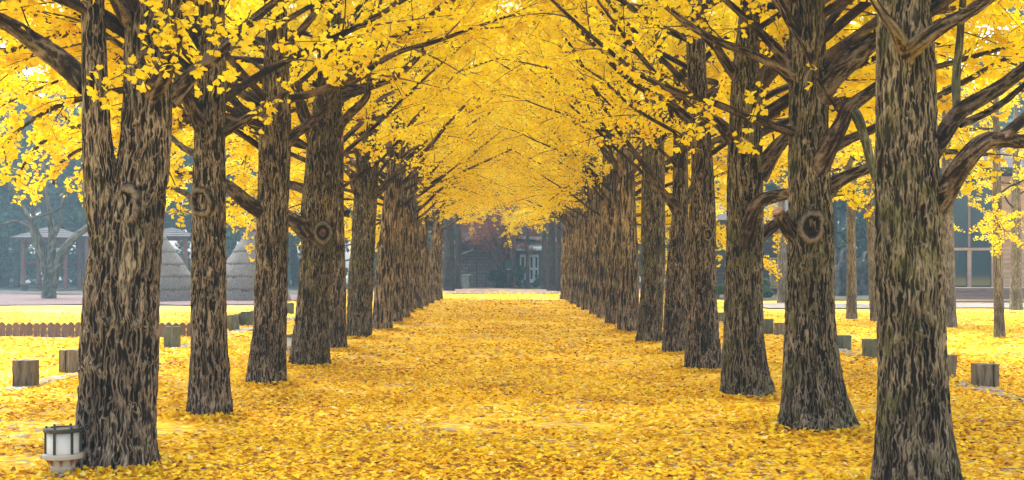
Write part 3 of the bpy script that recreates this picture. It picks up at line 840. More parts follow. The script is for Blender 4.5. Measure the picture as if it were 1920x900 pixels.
limb(1, 0, [(1795, 215, .2, 17), (1793, 150, .3, 16), (1800, 70, .3, 15), (1806, -10, .3, 13), (1810, -120, .3, 6)], 67, lat_from=.6, mat='grey_bark')
# right row, second tree
limb(1, 1, [(1530, 165, 0, 44), (1560, 122, 0, 34), (1600, 88, 0.1, 30), (1650, 50, 0.2, 26), (1720, 0, 0.3, 18), (1800, -60, 0.5, 8)], 71, lat_from=0.6)
limb(1, 1, [(1530, 185, -0.05, 46), (1570, 140, -0.1, 36), (1610, 105, 0, 32), (1650, 72, 0.1, 28), (1720, 30, 0.3, 18), (1830, 10, .6, 8)], 72, lat_from=0.7)
limb(1, 1, [(1530, 320, -0.1, 50), (1555, 275, -0.2, 36), (1578, 232, -0.25, 30), (1590, 205, -0.25, 28), (1622, 180, -0.2, 24), (1660, 155, -0.1, 20), (1740, 130, .2, 12), (1900, 85, .6, 7)], 73, lat_from=0.75)
limb(1, 1, [(1595, 200, -.25, 22), (1612, 230, -.3, 20), (1625, 275, -.3, 18), (1637, 320, -.3, 16), (1650, 360, -.3, 12)], 74, leaves=False, mat='grey_bark')
limb(1, 1, [(1540, 365, 0.1, 40), (1575, 338, 0.2, 26), (1615, 320, 0.3, 22), (1660, 305, 0.4, 18), (1760, 285, .8, 12), (1860, 290, 1.4, 7)], 75, lat_from=0.6)
limb(1, 1, [(1545, 285, .2, 26), (1590, 262, .5, 20), (1640, 240, .8, 17), (1760, 180, 1.2, 13), (1850, 130, 1.5, 11), (1930, 85, 1.8, 8)], 76, lat_from=.55)
limb(1, 1, [(1490, 250, -0.05, 26), (1462, 240, -0.1, 18), (1400, 218, -0.2, 15), (1330, 190, -0.25, 13), (1250, 165, -0.3, 12), (1180, 125, -0.3, 10), (1100, 60, -0.3, 8), (1030, -5, -0.3, 6), (960, -80, -.3, 4)], 77, lat_from=0.35, density=0.4)
limb(1, 1, [(1490, 150, -.05, 26), (1455, 125, -.1, 18), (1400, 97, -.1, 16), (1340, 75, -.1, 14), (1290, 45, 0, 12), (1235, 0, 0, 10), (1150, -80, 0, 6)], 78, lat_from=0.35, density=.4)
limb(1, 1, [(1490, 130, 0, 26), (1440, 75, 0, 17), (1400, 35, 0, 14), (1360, 0, 0, 12), (1290, -60, .1, 7)], 79, lat_from=0.4, density=.4)
limb(1, 1, [(1495, 60, -.1, 26), (1470, 20, -.3, 17), (1445, -25, -.4, 14), (1400, -100, -.5, 6)], 80, lat_from=0.5)
limb(1, 1, [(1490, 440, -.05, 36), (1468, 415, -.15, 26), (1458, 395, -.2, 22)], 81, leaves=False, cut=True)
# right row, third tree
limb(1, 2, [(1396, 520, 0.06, 36), (1400, 455, -0.14, 36), (1411, 408, -0.26, 31), (1424, 380, -0.3, 28), (1446, 370, -0.28, 24), (1474, 364, -0.25, 22)], 82, leaves=False, cut=True)
limb(1, 2, [(1410, 450, 0.1, 34), (1440, 432, 0.1, 22), (1475, 405, 0.1, 18), (1540, 370, .4, 12), (1600, 360, .8, 8)], 83, lat_from=0.6)
limb(1, 2, [(1420, 330, 0, 44), (1440, 300, -0.05, 34), (1462, 270, 0, 26), (1500, 240, .2, 18), (1600, 180, .5, 9)], 84, lat_from=0.6)
limb(1, 2, [(1375, 260, -0.05, 30), (1345, 230, -.1, 22), (1300, 205, -.2, 16), (1240, 150, -.2, 11), (1180, 80, -.2, 8), (1120, 0, -.2, 5)], 85, lat_from=0.4, density=.4)
limb(1, 2, [(1385, 150, 0, 24), (1350, 100, 0, 17), (1320, 40, 0, 12), (1290, -30, 0, 8)], 86, lat_from=.4, density=.5)
limb(1, 4, [(1272, 395, -.05, 26), (1240, 355, -.2, 12), (1210, 312, -.3, 11), (1150, 230, -.3, 9), (1090, 120, -.3, 7), (1030, 20, -.2, 4)], 87, lat_from=.35, density=.4)
limb(1, 4, [(1285, 380, 0, 16), (1300, 350, .1, 13), (1325, 330, .3, 9)], 88, lat_from=.5)
limb(1, 6, [(1175, 330, 0, 14), (1120, 270, 0, 9), (1060, 210, 0, 7), (1000, 130, 0, 5), (940, 40, 0, 3)], 89, lat_from=.3, density=.4)
limb(1, 3, [(1300, 230, 0, 20), (1250, 190, 0, 14), (1180, 150, 0, 11), (1100, 70, 0, 8), (1030, -10, 0, 5)], 90, lat_from=.35, density=.4)


limb(1, 1, [(1440, -20, -.55, 12), (1480, 45, -.62, 10), (1512, 100, -.66, 8), (1540, 160, -.66, 7), (1572, 210, -.62, 5)], 91, leaves=False, name='twig')


def knot(side, i, x, y, rx, ry, bulge=0.7, dy=0.0, mat='knot_wood'):
    """healed branch scar: a rolled rim round a sunken heart"""
    root, X0, Z, prof, _ = TREES[(side, i)]
    w = P(x, y, Z)
    cx, cy, r = trunk_at(prof, w[2]); dx = (w[0] - X0 - cx)
    yy = -math.sqrt(max(0.0, r * r - dx * dx)) + dy
    ZZ = Z + yy
    w = P(x, y, ZZ); a, b = rx / F * ZZ, ry / F * ZZ
    ang = math.atan2(dx, -yy)
    n, m2 = 36, 9; V = []; rg_k = np.random.default_rng(int(x))
    for k in range(n):
        t = 2 * math.pi * k / n
        for j in range(m2):
            s = j / (m2 - 1); rad = 1.6 - 1.1 * s
            hh = [-.35, -.02, .16, .30, .26, .02, -.25, -.42, -.5][j] * min(a, b) * (1 + .2 * math.sin(3 * t + i))
            wb = 1 + .16 * float(noise3(math.cos(t) * 1.5 + x, math.sin(t) * 1.5, 0.3, 31))
            V.append((a * rad * wb * math.cos(t), -hh * bulge - .18 * min(a, b) * float(noise3(math.cos(t) * 4 + y, math.sin(t) * 4, s * 5, 32)), b * rad * wb * math.sin(t)))
    V = np.array(V); q = []
    for k in range(n):
        for j in range(m2 - 1):
            q.append((k * m2 + j, ((k + 1) % n) * m2 + j, ((k + 1) % n) * m2 + j + 1, k * m2 + j + 1))
    h = np.clip(np.tile([.25, .45, .75, .9, .75, .3, .05, 0, 0], n) + rg_k.normal(0, .18, n * m2), 0, 1)
    o = link('knot', mesh_np('knot', V, quads=q, smooth=True, attrs={'bark': ('POINT', h)}), M['knot_rim'], root, loc=tuple(w - np.array(root.location)), rot=(0, 0, ang))
    hb = MB(); hb.lathe([(0.62, -0.02), (0.5, .06), (0.2, .03), (0.03, .05)], 18)
    me = hb.mesh('heart', True)
    for v in me.vertices: v.co = Vector((v.co.x * a, 0.42 * min(a, b) - v.co.z * 1.0 * min(a, b), v.co.y * b))
    link('knot_heart', me, M[mat], o)


knot(-1, 1, 377, 378, 17, 20, bulge=0.95, dy=-0.03)
knot(-1, 0, 234, 388, 21, 27, bulge=0.8, dy=-0.015, mat='hollow')
knot(-1, 3, 606, 436, 13, 15, bulge=0.55, dy=-0.03, mat='knot_wood')
knot(1, 1, 1521, 426, 18, 22, bulge=0.8, dy=-0.02, mat='hollow')
knot(1, 1, 1527, 392, 6, 7)
knot(1, 3, 1328, 440, 8, 9, dy=-0.03)

# sprays hanging close to the camera: every leaf its own piece
leaf_lib = []
for k in range(5):
    rgk = np.random.default_rng(900 + k)
    me = leaves_mesh('leaf', np.zeros((1, 3)), np.array([[0, 1.0, 0]]), np.array([[0, 0, 1.0]]), np.array([0.068]), np.array([[0.35, 0.5, 0.62, 0.75, 0.9][k]]), rgk, 0.4)
    leaf_lib.append(me)


def spray(side, i, px, seed, n, spread=0.10):
    root, X0, Z, prof, _ = TREES[(side, i)]
    rg = np.random.default_rng(seed)
    pts = np.array([P(x, y, Z + dz) for x, y, dz in px]) - np.array(root.location)
    p, r, s = resample(pts, np.linspace(0.006, 0.002, len(pts)), 0.04)
    w = Wood(); w.tube(p, r, 5, 0, seed=seed)
    k = 0; leaves = []
    while k < n:
        q = rg.uniform(0.08, 1.0); i0 = int(q * (len(p) - 1)); c = p[i0]
        tw = unit(rg, 1)[0] * spread * rg.uniform(0.2, 1.0); tw[2] -= 0.03
        e = c + tw
        w.tube(np.array([c, c + tw * .5 + [0, 0, .01], e]), np.array([.002, .0016, .001]), 3, 0)
        for _ in range(int(rg.integers(2, 5))):
            d = Vector(tuple(tw / np.linalg.norm(tw) * .4 + unit(rg, 1)[0])) ; d.z -= 0.5; d.normalize()
            leaves.append((e + np.array(d) * rg.uniform(0.005, .02), d, rg.uniform(0.8, 1.1), rg.uniform(-1.2, 1.2))); k += 1
    b = link('twig', w.mesh('twig'), M['limb_bark'], root)
    for pos, d, sc, rl in leaves:
        o = link('leaf', leaf_lib[int(rg.integers(5))], M['ginkgo_leaf'], b, loc=tuple(pos))
        qd = d.to_track_quat('Y', 'Z') @ Matrix.Rotation(rl, 3, 'Y').to_quaternion()
        o.rotation_mode = 'QUATERNION'; o.rotation_quaternion = qd; o.scale = (sc,) * 3


spray(-1, 0, [(335, 10, -.5), (290, 75, -.6), (240, 130, -.7), (190, 160, -.7), (165, 178, -.7)], 1, 120, 0.13)
spray(-1, 0, [(345, -10, -.5), (320, 60, -.7), (300, 110, -.8), (270, 150, -.8)], 2, 75, 0.12)
spray(-1, 0, [(430, 0, -.2), (400, 60, -.4), (370, 110, -.5), (335, 160, -.5)], 3, 55, 0.13)
spray(-1, 0, [(470, 20, .1), (450, 70, -.1), (425, 110, -.2), (400, 150, -.2)], 4, 45, 0.13)
spray(1, 1, [(1540, 0, -.5), (1535, 80, -.6), (1528, 150, -.6), (1522, 190, -.6)], 5, 6, 0.07)
spray(1, 1, [(1440, 100, -.5), (1420, 190, -.6), (1400, 250, -.6), (1390, 285, -.6)], 6, 60, 0.14)
spray(1, 1, [(1350, 160, -.4), (1320, 200, -.5), (1300, 250, -.5), (1270, 270, -.5)], 7, 70, 0.15)
spray(-1, 1, [(540, 150, -.3), (520, 180, -.4), (490, 200, -.4), (460, 230, -.4)], 8, 60, 0.14)

# ------------------------------------------------------------------ fallen leaves
def fallen(n, ymin, ymax, xfun, seed, size=0.058, power=1.0):
    rg = np.random.default_rng(seed)
    u = rg.random(n); y = ymin + (ymax - ymin) * u ** power
    half = xfun(y); x = rg.uniform(-1, 1, n) * half
    cov = noise3(x * 0.55, y * 0.55, 3.1, 77) * 0.6 + noise3(x * 2.2, y * 2.2, 1.2, 78) * 0.5
    keep = (cov + rg.uniform(-0.42, 0.42, n)) < 0.26
    x, y = x[keep], y[keep]; n = len(x)
    pos = np.stack([x, y, gz(x, y) + 0.004 + rg.random(n) ** 2 * 0.022], 1)
    a = rg.uniform(0, 6.283, n); d = np.stack([np.cos(a), np.sin(a), rg.normal(0.05, 0.22, n)], 1)
    nr = np.stack([rg.normal(0, .25, n), rg.normal(0, .25, n), np.ones(n)], 1)
    tint = np.clip(rg.normal(0.47, 0.25, n) + 0.16 * noise3(x * .8, y * .8, 2.0, 5), 0, 1)
    return pos, d, nr, size * rg.uniform(0.7, 1.15, n), tint, rg


sets = [fallen(125000, 7.0, 20.0, lambda y: 0.45 * y + 0.6, 31), fallen(75000, 20.0, 42.0, lambda y: 0.42 * y, 32, 0.085), fallen(30000, 42, 75, lambda y: 0 * y + 9.0, 33, 0.12)]
for (sd_, i_), (root_, X0_, Z_, prof_, _) in TREES.items():
    if i_ > 8: continue
    rgq = np.random.default_rng(3000 + i_ * 2 + (sd_ > 0)); n_ = 900 if i_ < 5 else 400
    a_ = rgq.uniform(0, 6.283, n_); rr_ = prof_[0][3] * 1.12 + np.abs(rgq.normal(0, 0.16, n_))
    x_, y_ = X0_ + np.cos(a_) * rr_, Z_ + np.sin(a_) * rr_
    hh_ = 0.07 * np.exp(-(rr_ - prof_[0][3]) / 0.14) * (0.5 + 0.5 * noise3(np.cos(a_) * 2 + i_, np.sin(a_) * 2, 0.4, 15))
    aa_ = rgq.uniform(0, 6.283, n_)
    sets.append((np.stack([x_, y_, gz(x_, y_) + 0.006 + hh_ * rgq.random(n_) + 0.02 * rgq.random(n_)], 1), np.stack([np.cos(aa_), np.sin(aa_), rgq.normal(0.1, .35, n_)], 1),
                 np.stack([rgq.normal(0, .4, n_), rgq.normal(0, .4, n_), np.ones(n_)], 1), 0.06 * rgq.uniform(.7, 1.15, n_), np.clip(rgq.normal(.5, .25, n_), 0, 1), rgq))
rgf = np.random.default_rng(5)
fl = leaves_mesh('fallen_leaves', *[np.concatenate([s[k] for s in sets]) for k in range(5)], rgf, 0.35)
tag(link('fallen_leaves', fl, M['fallen_leaf']), 'carpet of bright yellow ginkgo leaves lying over the avenue', 'leaves', kind='stuff')

# ------------------------------------------------------------------ kerbs, posts
for sd, nm in ((-1, 'left'), (1, 'right')):
    root = None
    k = MB(); k.box(-0.16, 0.16, 10, 46, -0.12, -0.06)
    kb = k.build('kerb', M['kerb'], loc=(sd * 6.16, 0, 0))
    tag(kb, 'low pale stone kerb half buried under leaves along the wooden posts, %s' % ('by the picket fence' if sd < 0 else 'by the deck'), 'kerb', kind='structure')
    rg = np.random.default_rng(40 + sd); y = 10.0
    protos = [MB().box(-0.15, 0.15, 0.01, 0.99, -0.08, 0.03).mesh('kerb_stone', bevel=0.015) for _ in range(1)]
    while y < 45:
        o = link('kerb_stone', protos[0], M['kerb'], kb, loc=(rg.normal(0, .012), y, rg.normal(-.012, .012) - 0.0), rot=(rg.normal(0, .006), rg.normal(0, .03), rg.normal(0, .012)))
        y += 1.0


def post(x, ybase, wpx, hpx, label, mat='wood_post', crack=None, seed=1, rz=0.0, lean=0.0):
    Z = F * EYE / (ybase - CY); X = (x - CX) / F * Z
    w = wpx / F * Z; h = hpx / F * Z; dpt = w * 0.8; rg = np.random.default_rng(seed)
    ring = []
    def side(a, b, n):
        for k in range(n): ring.append(np.array(a) + (np.array(b) - np.array(a)) * k / n)
    hw, hd = w / 2, dpt / 2
    c = 0.012
    if crack is not None:
        xc = -hw + crack * w
        side((-hw + c, -hd), (xc - .014, -hd), 3); ring.append(np.array((xc - .010, -hd))); ring.append(np.array((xc, -hd + 0.10))); ring.append(np.array((xc + .012, -hd + 0.004))); side((xc + .016, -hd + .006), (hw - c, -hd), 3)
    else:
        side((-hw + c, -hd), (hw - c, -hd), 6)
    side((hw, -hd + c), (hw, hd - c), 5); side((hw - c, hd), (-hw + c, hd), 5); side((-hw, hd - c), (-hw, -hd + c), 5)
    ring = np.array(ring); n = len(ring); zs = [-0.15, 0.0, h * .33, h * .66, h - 0.012, h]
    V = []
    for j, z in enumerate(zs):
        sc = 0.985 if j == len(zs) - 1 else 1.0
        jit = rg.normal(0, 0.003, (n, 2))
        for k in range(n):
            V.append((ring[k, 0] * sc + jit[k, 0] + lean * z, ring[k, 1] * sc + jit[k, 1], z + (rg.normal(0, .003) if j >= 4 else 0)))
    faces = [tuple(int(v) for v in q) for q in grid_quads(len(zs), n)] + [tuple(range((len(zs) - 1) * n, len(zs) * n))]
    me = bpy.data.meshes.new('wooden_post'); me.from_pydata(V, [], faces); me.update()
    o = link('wooden_post', me, M[mat], loc=(X, Z + dpt / 2, float(gz(X, Z))), rot=(0, 0, rz))
    tag(o, label, 'post', 'square wooden posts along the kerbs'); return o


post(42, 729, 43, 51, 'grey weathered wooden post nearest the garden lamp', seed=1, rz=0.08)
post(133, 700, 46, 43, 'split brown wooden post half hidden behind the twin stemmed ginkgo', seed=2, crack=0.3, rz=-0.1)
post(320, 654, 29, 40, 'grey green wooden post standing before the corner of the picket fence', 'grey_post', seed=3, rz=0.05)
post(437, 621, 19, 31, 'narrow grey green post before the far end of the picket fence', 'grey_post', seed=4, rz=0.1)
post(461, 611, 21, 27, 'wide grey green post touching the far end of the picket fence', 'grey_post', seed=5)
post(542, 588, 16, 20, 'small grey green post seen between the third and fourth lamp side ginkgos', 'grey_post', seed=6)
post(1853, 727, 43, 44, 'brown wooden post with a long vertical crack on the deck side', seed=7, crack=0.76, rz=-0.06)
post(1779, 709, 26, 42, 'narrow leaning wooden post peeking out behind the stout ginkgo', seed=8, lean=0.08)
post(1638, 673, 32, 36, 'bluish grey wooden post partly hidden by the stout ginkgo', 'grey_post', seed=9, rz=-.1)
post(1582, 657, 29, 28, 'bluish grey wooden post standing free beside the mossy ginkgo', 'grey_post', seed=10)
post(1466, 629, 22, 23, 'pale squat wooden post touching the edge of the mossy ginkgo', 'wood_post', seed=11, rz=0.2)
post(1440, 627, 21, 28, 'grey green wooden post just behind the dark ginkgo', 'grey_post', seed=12)
post(1350, 604, 16, 18, 'small grey green post between the dark ginkgo and the next tree', 'grey_post', seed=13)

# ------------------------------------------------------------------ the garden lamp
def garden_lamp(LX, LZ, rz, label):
    lamp = empty('garden_lamp', (LX, LZ, float(gz(LX, LZ)) - 0.01), label, 'lamp', 'round garden lamps', rz)
    MB().lathe([(0.125, -0.05), (0.12, 0.012), (0.10, 0.028), (0.0925, 0.032)], 28).build('footing', M['concrete'], lamp, smooth=False)
    MB().lathe([(0.091, 0.03), (0.0905, 0.07), (0.093, 0.11), (0.10, 0.125), (0.10, 0.13)], 28).build('pedestal', M['lamp_grey'], lamp, smooth=True)
    rim = MB().lathe([(0.10, 0.131), (0.142, 0.136), (0.148, 0.142), (0.148, 0.168), (0.142, 0.174), (0.12, 0.176)], 36).build('rim', M['lamp_grey'], lamp)
    for k in range(8):
        a = k * math.pi / 4 + 0.2
        MB().poly([(-.012, 0, 0), (.012, 0, 0), (.012, .028, .001), (-.012, .028, .001), (-.004, .004, -.045), (.004, .004, -.045)], [(0, 1, 2, 3), (0, 4, 5, 1), (3, 2, 5, 4), (0, 3, 4), (1, 5, 2)]).build('rim_bracket', M['rust'], lamp, loc=(0.096 * math.sin(a), -0.096 * math.cos(a), 0.131), rot=(0, 0, a + math.pi))
    for k in range(6):
        a0, a1 = k * math.pi / 3 + .05, (k + 1) * math.pi / 3 - .05
        V = []; n = 7
        for z in (0.177, 0.335):
            for rr in (0.118, 0.112):
                for j in range(n):
                    t = a0 + (a1 - a0) * j / (n - 1) + 0.35; V.append((rr * math.cos(t), rr * math.sin(t), z))
        fc = []
        for j in range(n - 1):
            fc += [(j, j + 1, 2 * n + j + 1, 2 * n + j), (n + j + 1, n + j, 3 * n + j, 3 * n + j + 1), (2 * n + j, 2 * n + j + 1, 3 * n + j + 1, 3 * n + j)]
        MB().poly(V, fc).build('pane', M['lens'], lamp, smooth=True)
        t = k * math.pi / 3 + .35
        MB().box(-.0075, .0075, -.0075, .0075, 0.1765, 0.338).build('bar', M['black_metal'], lamp, loc=(0.126 * math.cos(t), 0.126 * math.sin(t), 0), rot=(0, 0, t))
    top = MB().lathe([(0.118, 0.338), (0.140, 0.338), (0.144, 0.343), (0.144, 0.362), (0.139, 0.368), (0.09, 0.371), (0.085, 0.362)], 36).build('top_ring', M['black_metal'], lamp)
    for k in range(6):
        t = k * math.pi / 3 + .35
        MB().lathe([(0.009, 0), (0.009, .012), (.004, .016)], 8).build('bolt', M['black_metal'], top, loc=(0.118 * math.cos(t), 0.118 * math.sin(t), 0.369), smooth=True)


garden_lamp((118 - CX) / F * 9.72, 9.72, 0.0, 'low round white garden lamp with black bars at the foot of the twin stemmed trunk')
garden_lamp((548 - CX) / F * 22.4, 22.4, 0.4, 'low round garden lamp almost hidden behind the leaning ginkgo with the sawn knot')

# ------------------------------------------------------------------ picket fence on the left
fence = empty('picket_fence', ((-9.3), 28.0, 0), 'low brown picket fence with peaked tops turning a corner near the kerb', 'fence')
def picket_mesh():
    w, h, t, pk = 0.070, 0.28, 0.02, 0.045
    pts = [(-w, -t / 2, -.08), (w, -t / 2, -.08), (w, -t / 2, h), (0.012, -t / 2, h + pk), (-0.012, -t / 2, h + pk), (-w, -t / 2, h)]
    V = pts + [(a, t / 2, c) for a, b, c in pts]
    f = [(0, 1, 2, 3, 4, 5), (11, 10, 9, 8, 7, 6)] + [(k, k + 6, (k + 1) % 6 + 6, (k + 1) % 6) for k in range(6)]
    return MB().poly(V, f).mesh('picket')
pk = picket_mesh(); rg = np.random.default_rng(3)
x = -3.6
while x < 2.5:
    link('picket', pk, M['picket'], fence, loc=(x, rg.normal(0, .004), rg.normal(0, .008)), rot=(rg.normal(0, .02), rg.normal(0, .02), 0)); x += 0.152
y = 0.12
while y < 7.2:
    link('picket', pk, M['picket'], fence, loc=(2.50, y, rg.normal(0, .008)), rot=(0, rg.normal(0, .02), math.pi / 2)); y += 0.152
for z in (0.08, 0.205):
    MB().box(-3.7, 2.47, 0.016, 0.05, z, z + .05).build('rail', M['picket'], fence)
    MB().box(2.44, 2.474, 0.06, 7.3, z, z + .05).build('rail', M['picket'], fence)

# ------------------------------------------------------------------ thatched cones
def cone(x, ytop, ybase, half, label, seed):
    Z = F * EYE / (ybase - CY); X = (x - CX) / F * Z; H = (ybase - ytop) / F * Z; Rb = half / F * Z
    root = empty('thatched_cone', (X, Z + Rb * 0.6, -0.02), label, 'hut', 'thatched straw cones')
    rg = np.random.default_rng(seed); nt = 6; n = 96
    prof = lambda t: Rb * (1 - t) ** 0.85 * (1 + 0.12 * math.sin(math.pi * t))
    for k in range(nt):
        t0, t1 = k / nt, (k + 1) / nt
        rows = []
        for j in range(7):
            s = j / 6; t = t0 + (t1 - t0) * s
            rr = prof(min(t, 0.985)) + 0.016 * (1 - s); rows.append((rr, H * t - (0.05 if j == 0 else 0)))
        rows.insert(0, (rows[0][0] - 0.05, rows[0][1] + 0.02))
        V = []
        for j, (rr, z) in enumerate(rows):
            jit = rg.normal(0, 0.012, n) + 0.02 * rg.random(n); jz = rg.normal(0, 0.03, n) if j <= 1 else np.zeros(n)
            for m_ in range(n):
                a = 2 * math.pi * m_ / n; V.append(((rr + jit[m_]) * math.cos(a), (rr + jit[m_]) * math.sin(a), z + jz[m_]))
        link('thatch_layer', mesh_np('thatch_layer', np.array(V), quads=grid_quads(len(rows), n)), M['thatch'], root)
    MB().lathe([(prof(.95) + .05, H * .955), (prof(.985) + .03, H * .99), (0.05, H * 1.03), (0.02, H * 1.05)], 20).build('cap', M['thatch'], root, smooth=True)


cone(283, 425, 566, 80, 'grey thatched straw cone, the one half hidden by the twin stemmed ginkgo', 1)
cone(461, 424, 565, 76, 'grey thatched straw cone, the one between the slender ginkgo and the next trunk', 2)

# ------------------------------------------------------------------ pavilions
def pavilion(xl, xr, yb, ye, yt, label, bench=False):
    Z = F * EYE / (yb - CY); u = Z / F
    X0, X1 = (xl - CX) * u, (xr - CX) * u; W = X1 - X0; he = (yb - ye) * u; ht = (yb - yt) * u
    root = empty('pavilion', ((X0 + X1) / 2, Z + W / 2, 0), label, 'pavilion', 'open timber pavilions')
    h = W / 2
    for sx in (-.72, 0.72):
        for sy in (-.72, 0.72):
            MB().box(-.10, .10, -.10, .10, -.1, he + 0.05).build('post', M['red_post'], root, loc=(sx * h, sy * h, 0))
    for s in (-.72, .72):
        MB().bar((-.8 * h, s * h, he - .02), (.8 * h, s * h, he - .02), .12, .2).build('beam', M['red_post'], root)
        MB().bar((s * h, -.66 * h, he - .04), (s * h, .66 * h, he - .04), .12, .2).build('beam', M['red_post'], root)
        MB().bar((-.68 * h, s * h, he * .55), (.68 * h, s * h, he * .55), .07, .09).build('rail', M['red_post'], root)
    for sx in (-1, 1):
        MB().bar((sx * .72 * h, -.74 * h, he * .70), (sx * .40 * h, -.74 * h, he - .1), .07).build('brace', M['red_post'], root)
    rf = MB()
    for k in range(5):
        a = h * (1.05 - .2 * k); b = h * (1.05 - .2 * (k + 1)) if k < 4 else 0.04
        z0 = he + .08 + (ht - he) * k / 5; z1 = he + .08 + (ht - he) * (k + 1) / 5
        rf.poly([(-a, -a, z0 - .05), (a, -a, z0 - .05), (a, a, z0 - .05), (-a, a, z0 - .05), (-a, -a, z0 + .03), (a, -a, z0 + .03), (a, a, z0 + .03), (-a, a, z0 + .03), (-b, -b, z1), (b, -b, z1), (b, b, z1), (-b, b, z1)],
                [(3, 2, 1, 0)] + [(i, (i + 1) % 4, 4 + (i + 1) % 4, 4 + i) for i in range(4)] + [(4 + i, 4 + (i + 1) % 4, 8 + (i + 1) % 4, 8 + i) for i in range(4)])
    rf.build('roof', M['shingle'], root)
    if bench:
        b = MB(); b.box(-.75 * h, .35 * h, -.95 * h, -.75 * h, .36, .44); bo = b.build('bench_seat', M['dark_wood'], root)
        for x_ in (-.65 * h, -.05 * h): MB().box(x_, x_ + .2, -.93 * h, -.78 * h, -.02, .359).build('bench_leg', M['dark_wood'], root)


pavilion(22, 134, 546, 448, 425, 'red posted timber pavilion with a bench behind the bare forked tree', bench=True)
pavilion(262, 358, 546, 446, 428, 'red posted timber pavilion rising behind the straw cones')
pavilion(146, 238, 546, 446, 424, 'red posted timber pavilion mostly hidden behind the twin stemmed ginkgo')

# ------------------------------------------------------------------ other trees
def stem_tree(name, x, yb, label, cat, group, stems, mat, seed, crown=None, leafmat=None):
    """stems rows: lists of (x, y, dz, width px)"""
    Z = F * EYE / (yb - CY); X = (x - CX) / F * Z
    root = empty(name, (X, Z, 0), label, cat, group)
    for k, st in enumerate(stems):
        pts = np.array([P(a, b, Z + c) for a, b, c, w in st]) - np.array(root.location); rad = np.array([w / 2 / F * Z for *_, w in st])
        if k == 0: pts[0, 2] = -0.1
        p, r, s = resample(pts, rad, 0.12); w = Wood(); w.tube(p, r, 16, 0.02, 10, seed + k)
        link('trunk' if k == 0 else 'branch', w.mesh('trunk'), mat, root)
    return root, Z


stem_tree('bare_tree', 92, 561, 'bare grey green tree forking low in front of the bench pavilion', 'tree', None, [
    [(92, 561, 0, 30), (92, 540, 0, 24), (94, 515, 0, 22), (96, 480, .2, 18), (98, 440, .4, 14), (92, 400, .5, 11), (84, 350, .5, 9), (80, 280, .6, 6), (84, 200, .6, 4)],
    [(92, 535, 0, 16), (84, 505, 0, 13), (72, 470, -.2, 12), (60, 430, -.3, 10), (50, 400, -.4, 9), (28, 370, -.5, 7), (10, 330, -.5, 5)],
    [(98, 540, 0, 20), (106, 500, 0, 17), (120, 470, 0, 16), (140, 445, 0, 14), (165, 425, 0, 11), (190, 400, 0, 8), (220, 350, 0, 5)],
    [(88, 500, .1, 12), (80, 460, .2, 11), (66, 425, .3, 10), (62, 380, .4, 8), (66, 340, .4, 6), (60, 280, .4, 4)],
    [(98, 450, .4, 9), (112, 420, .4, 7), (118, 380, .5, 5), (126, 330, .5, 4)],
    [(55, 410, -.3, 6), (90, 400, -.2, 5), (115, 388, -.2, 4), (130, 375, -.2, 3)],
    [(60, 425, -.3, 6), (30, 415, -.4, 5), (-10, 425, -.4, 4)]], M['grey_bark'], 300)


def pale_ginkgo(x, yb, wpx, label, seed, hb=3.4, ht=8.5, nbr=11, sc=0.85, lean=0.0):
    Z = F * EYE / (yb - CY); X = (x - CX) / F * Z; r = wpx / 2 / F * Z; rg = np.random.default_rng(seed)
    root = empty('young_ginkgo_tree', (X, Z, 0), label, 'tree', 'slim pale ginkgo trees on the deck side')
    prof = [(-.2, 0, 0, r * 1.05), (0, 0, 0, r * 1.05), (1, lean * .4, 0, r * .95), (3, lean, 0, r * .85), (ht, lean * 2, 0, r * .25)]
    link('trunk', trunk_mesh('trunk', prof, seed, 36, .08, 12, 0.014, .15, .15), M['pale_bark'], root)
    a = rg.uniform(0, 6)
    for k in range(nbr):
        h = hb + (ht - hb) * k / nbr; a += 2.4
        place_branch(root, 'reach' if k % 3 else 'droop', rg, (lean * h / 3, 0, h), a, sc * (1.1 - .5 * k / nbr), 0, 'pale_bark')


pale_ginkgo(1597, 597, 19, 'slim pale ginkgo trunk in front of the dark boulders', 401, 3.2, lean=-.02)
pale_ginkgo(1640, 603, 17, 'slim pale ginkgo trunk leaning, half hidden by the stout ginkgo', 402, 3.2, lean=-.12)
pale_ginkgo(1780, 614, 26, 'thicker pale ginkgo trunk standing before the end of the timber deck', 403, 3.4, lean=-0.05)
pale_ginkgo(1874, 633, 19, 'thin pale ginkgo with sparse low branches before the glass front', 404, 2.6, 7.0, 9, .6, lean=-.05)
pale_ginkgo(1905, 582, 22, 'slim pale ginkgo in front of the tan plank wall', 405, 3.0, 8.0)
pale_ginkgo(1466, 570, 18, 'grey ginkgo trunk beside the dark log cabin window', 406, 3.6)
# yellow trees on the lawns outside the rows close the view above the grass
LAWN = [(-8.9, 30, 'lawn ginkgo whose yellow crown shows behind the twin stemmed trunk'), (-8.3, 36.5, 'lawn ginkgo whose yellow crown shows behind the knot hole trunk'),
        (-7.7, 42, 'lawn ginkgo whose yellow crown shows behind the third lamp side trunk'), (-17.5, 36, 'spreading yellow ginkgo on the lawn beyond the picket fence'),
        (-21, 47, 'yellow ginkgo on the lawn before the bench pavilion'), (-8.5, 62, 'yellow ginkgo standing past the straw cones'),
        (10.5, 33, 'lawn ginkgo whose yellow crown shows behind the stout trunk'), (9.2, 38, 'lawn ginkgo whose yellow crown shows behind the mossy knotted trunk'),
        (8.3, 44, 'lawn ginkgo whose yellow crown shows behind the dark trunk with the sawn limb'), (8.5, 62, 'yellow ginkgo standing before the log cabin corner'),
        (21, 42, 'yellow ginkgo on the lawn before the plank wall'), (16, 30, 'spreading yellow ginkgo on the lawn outside the cracked post')]
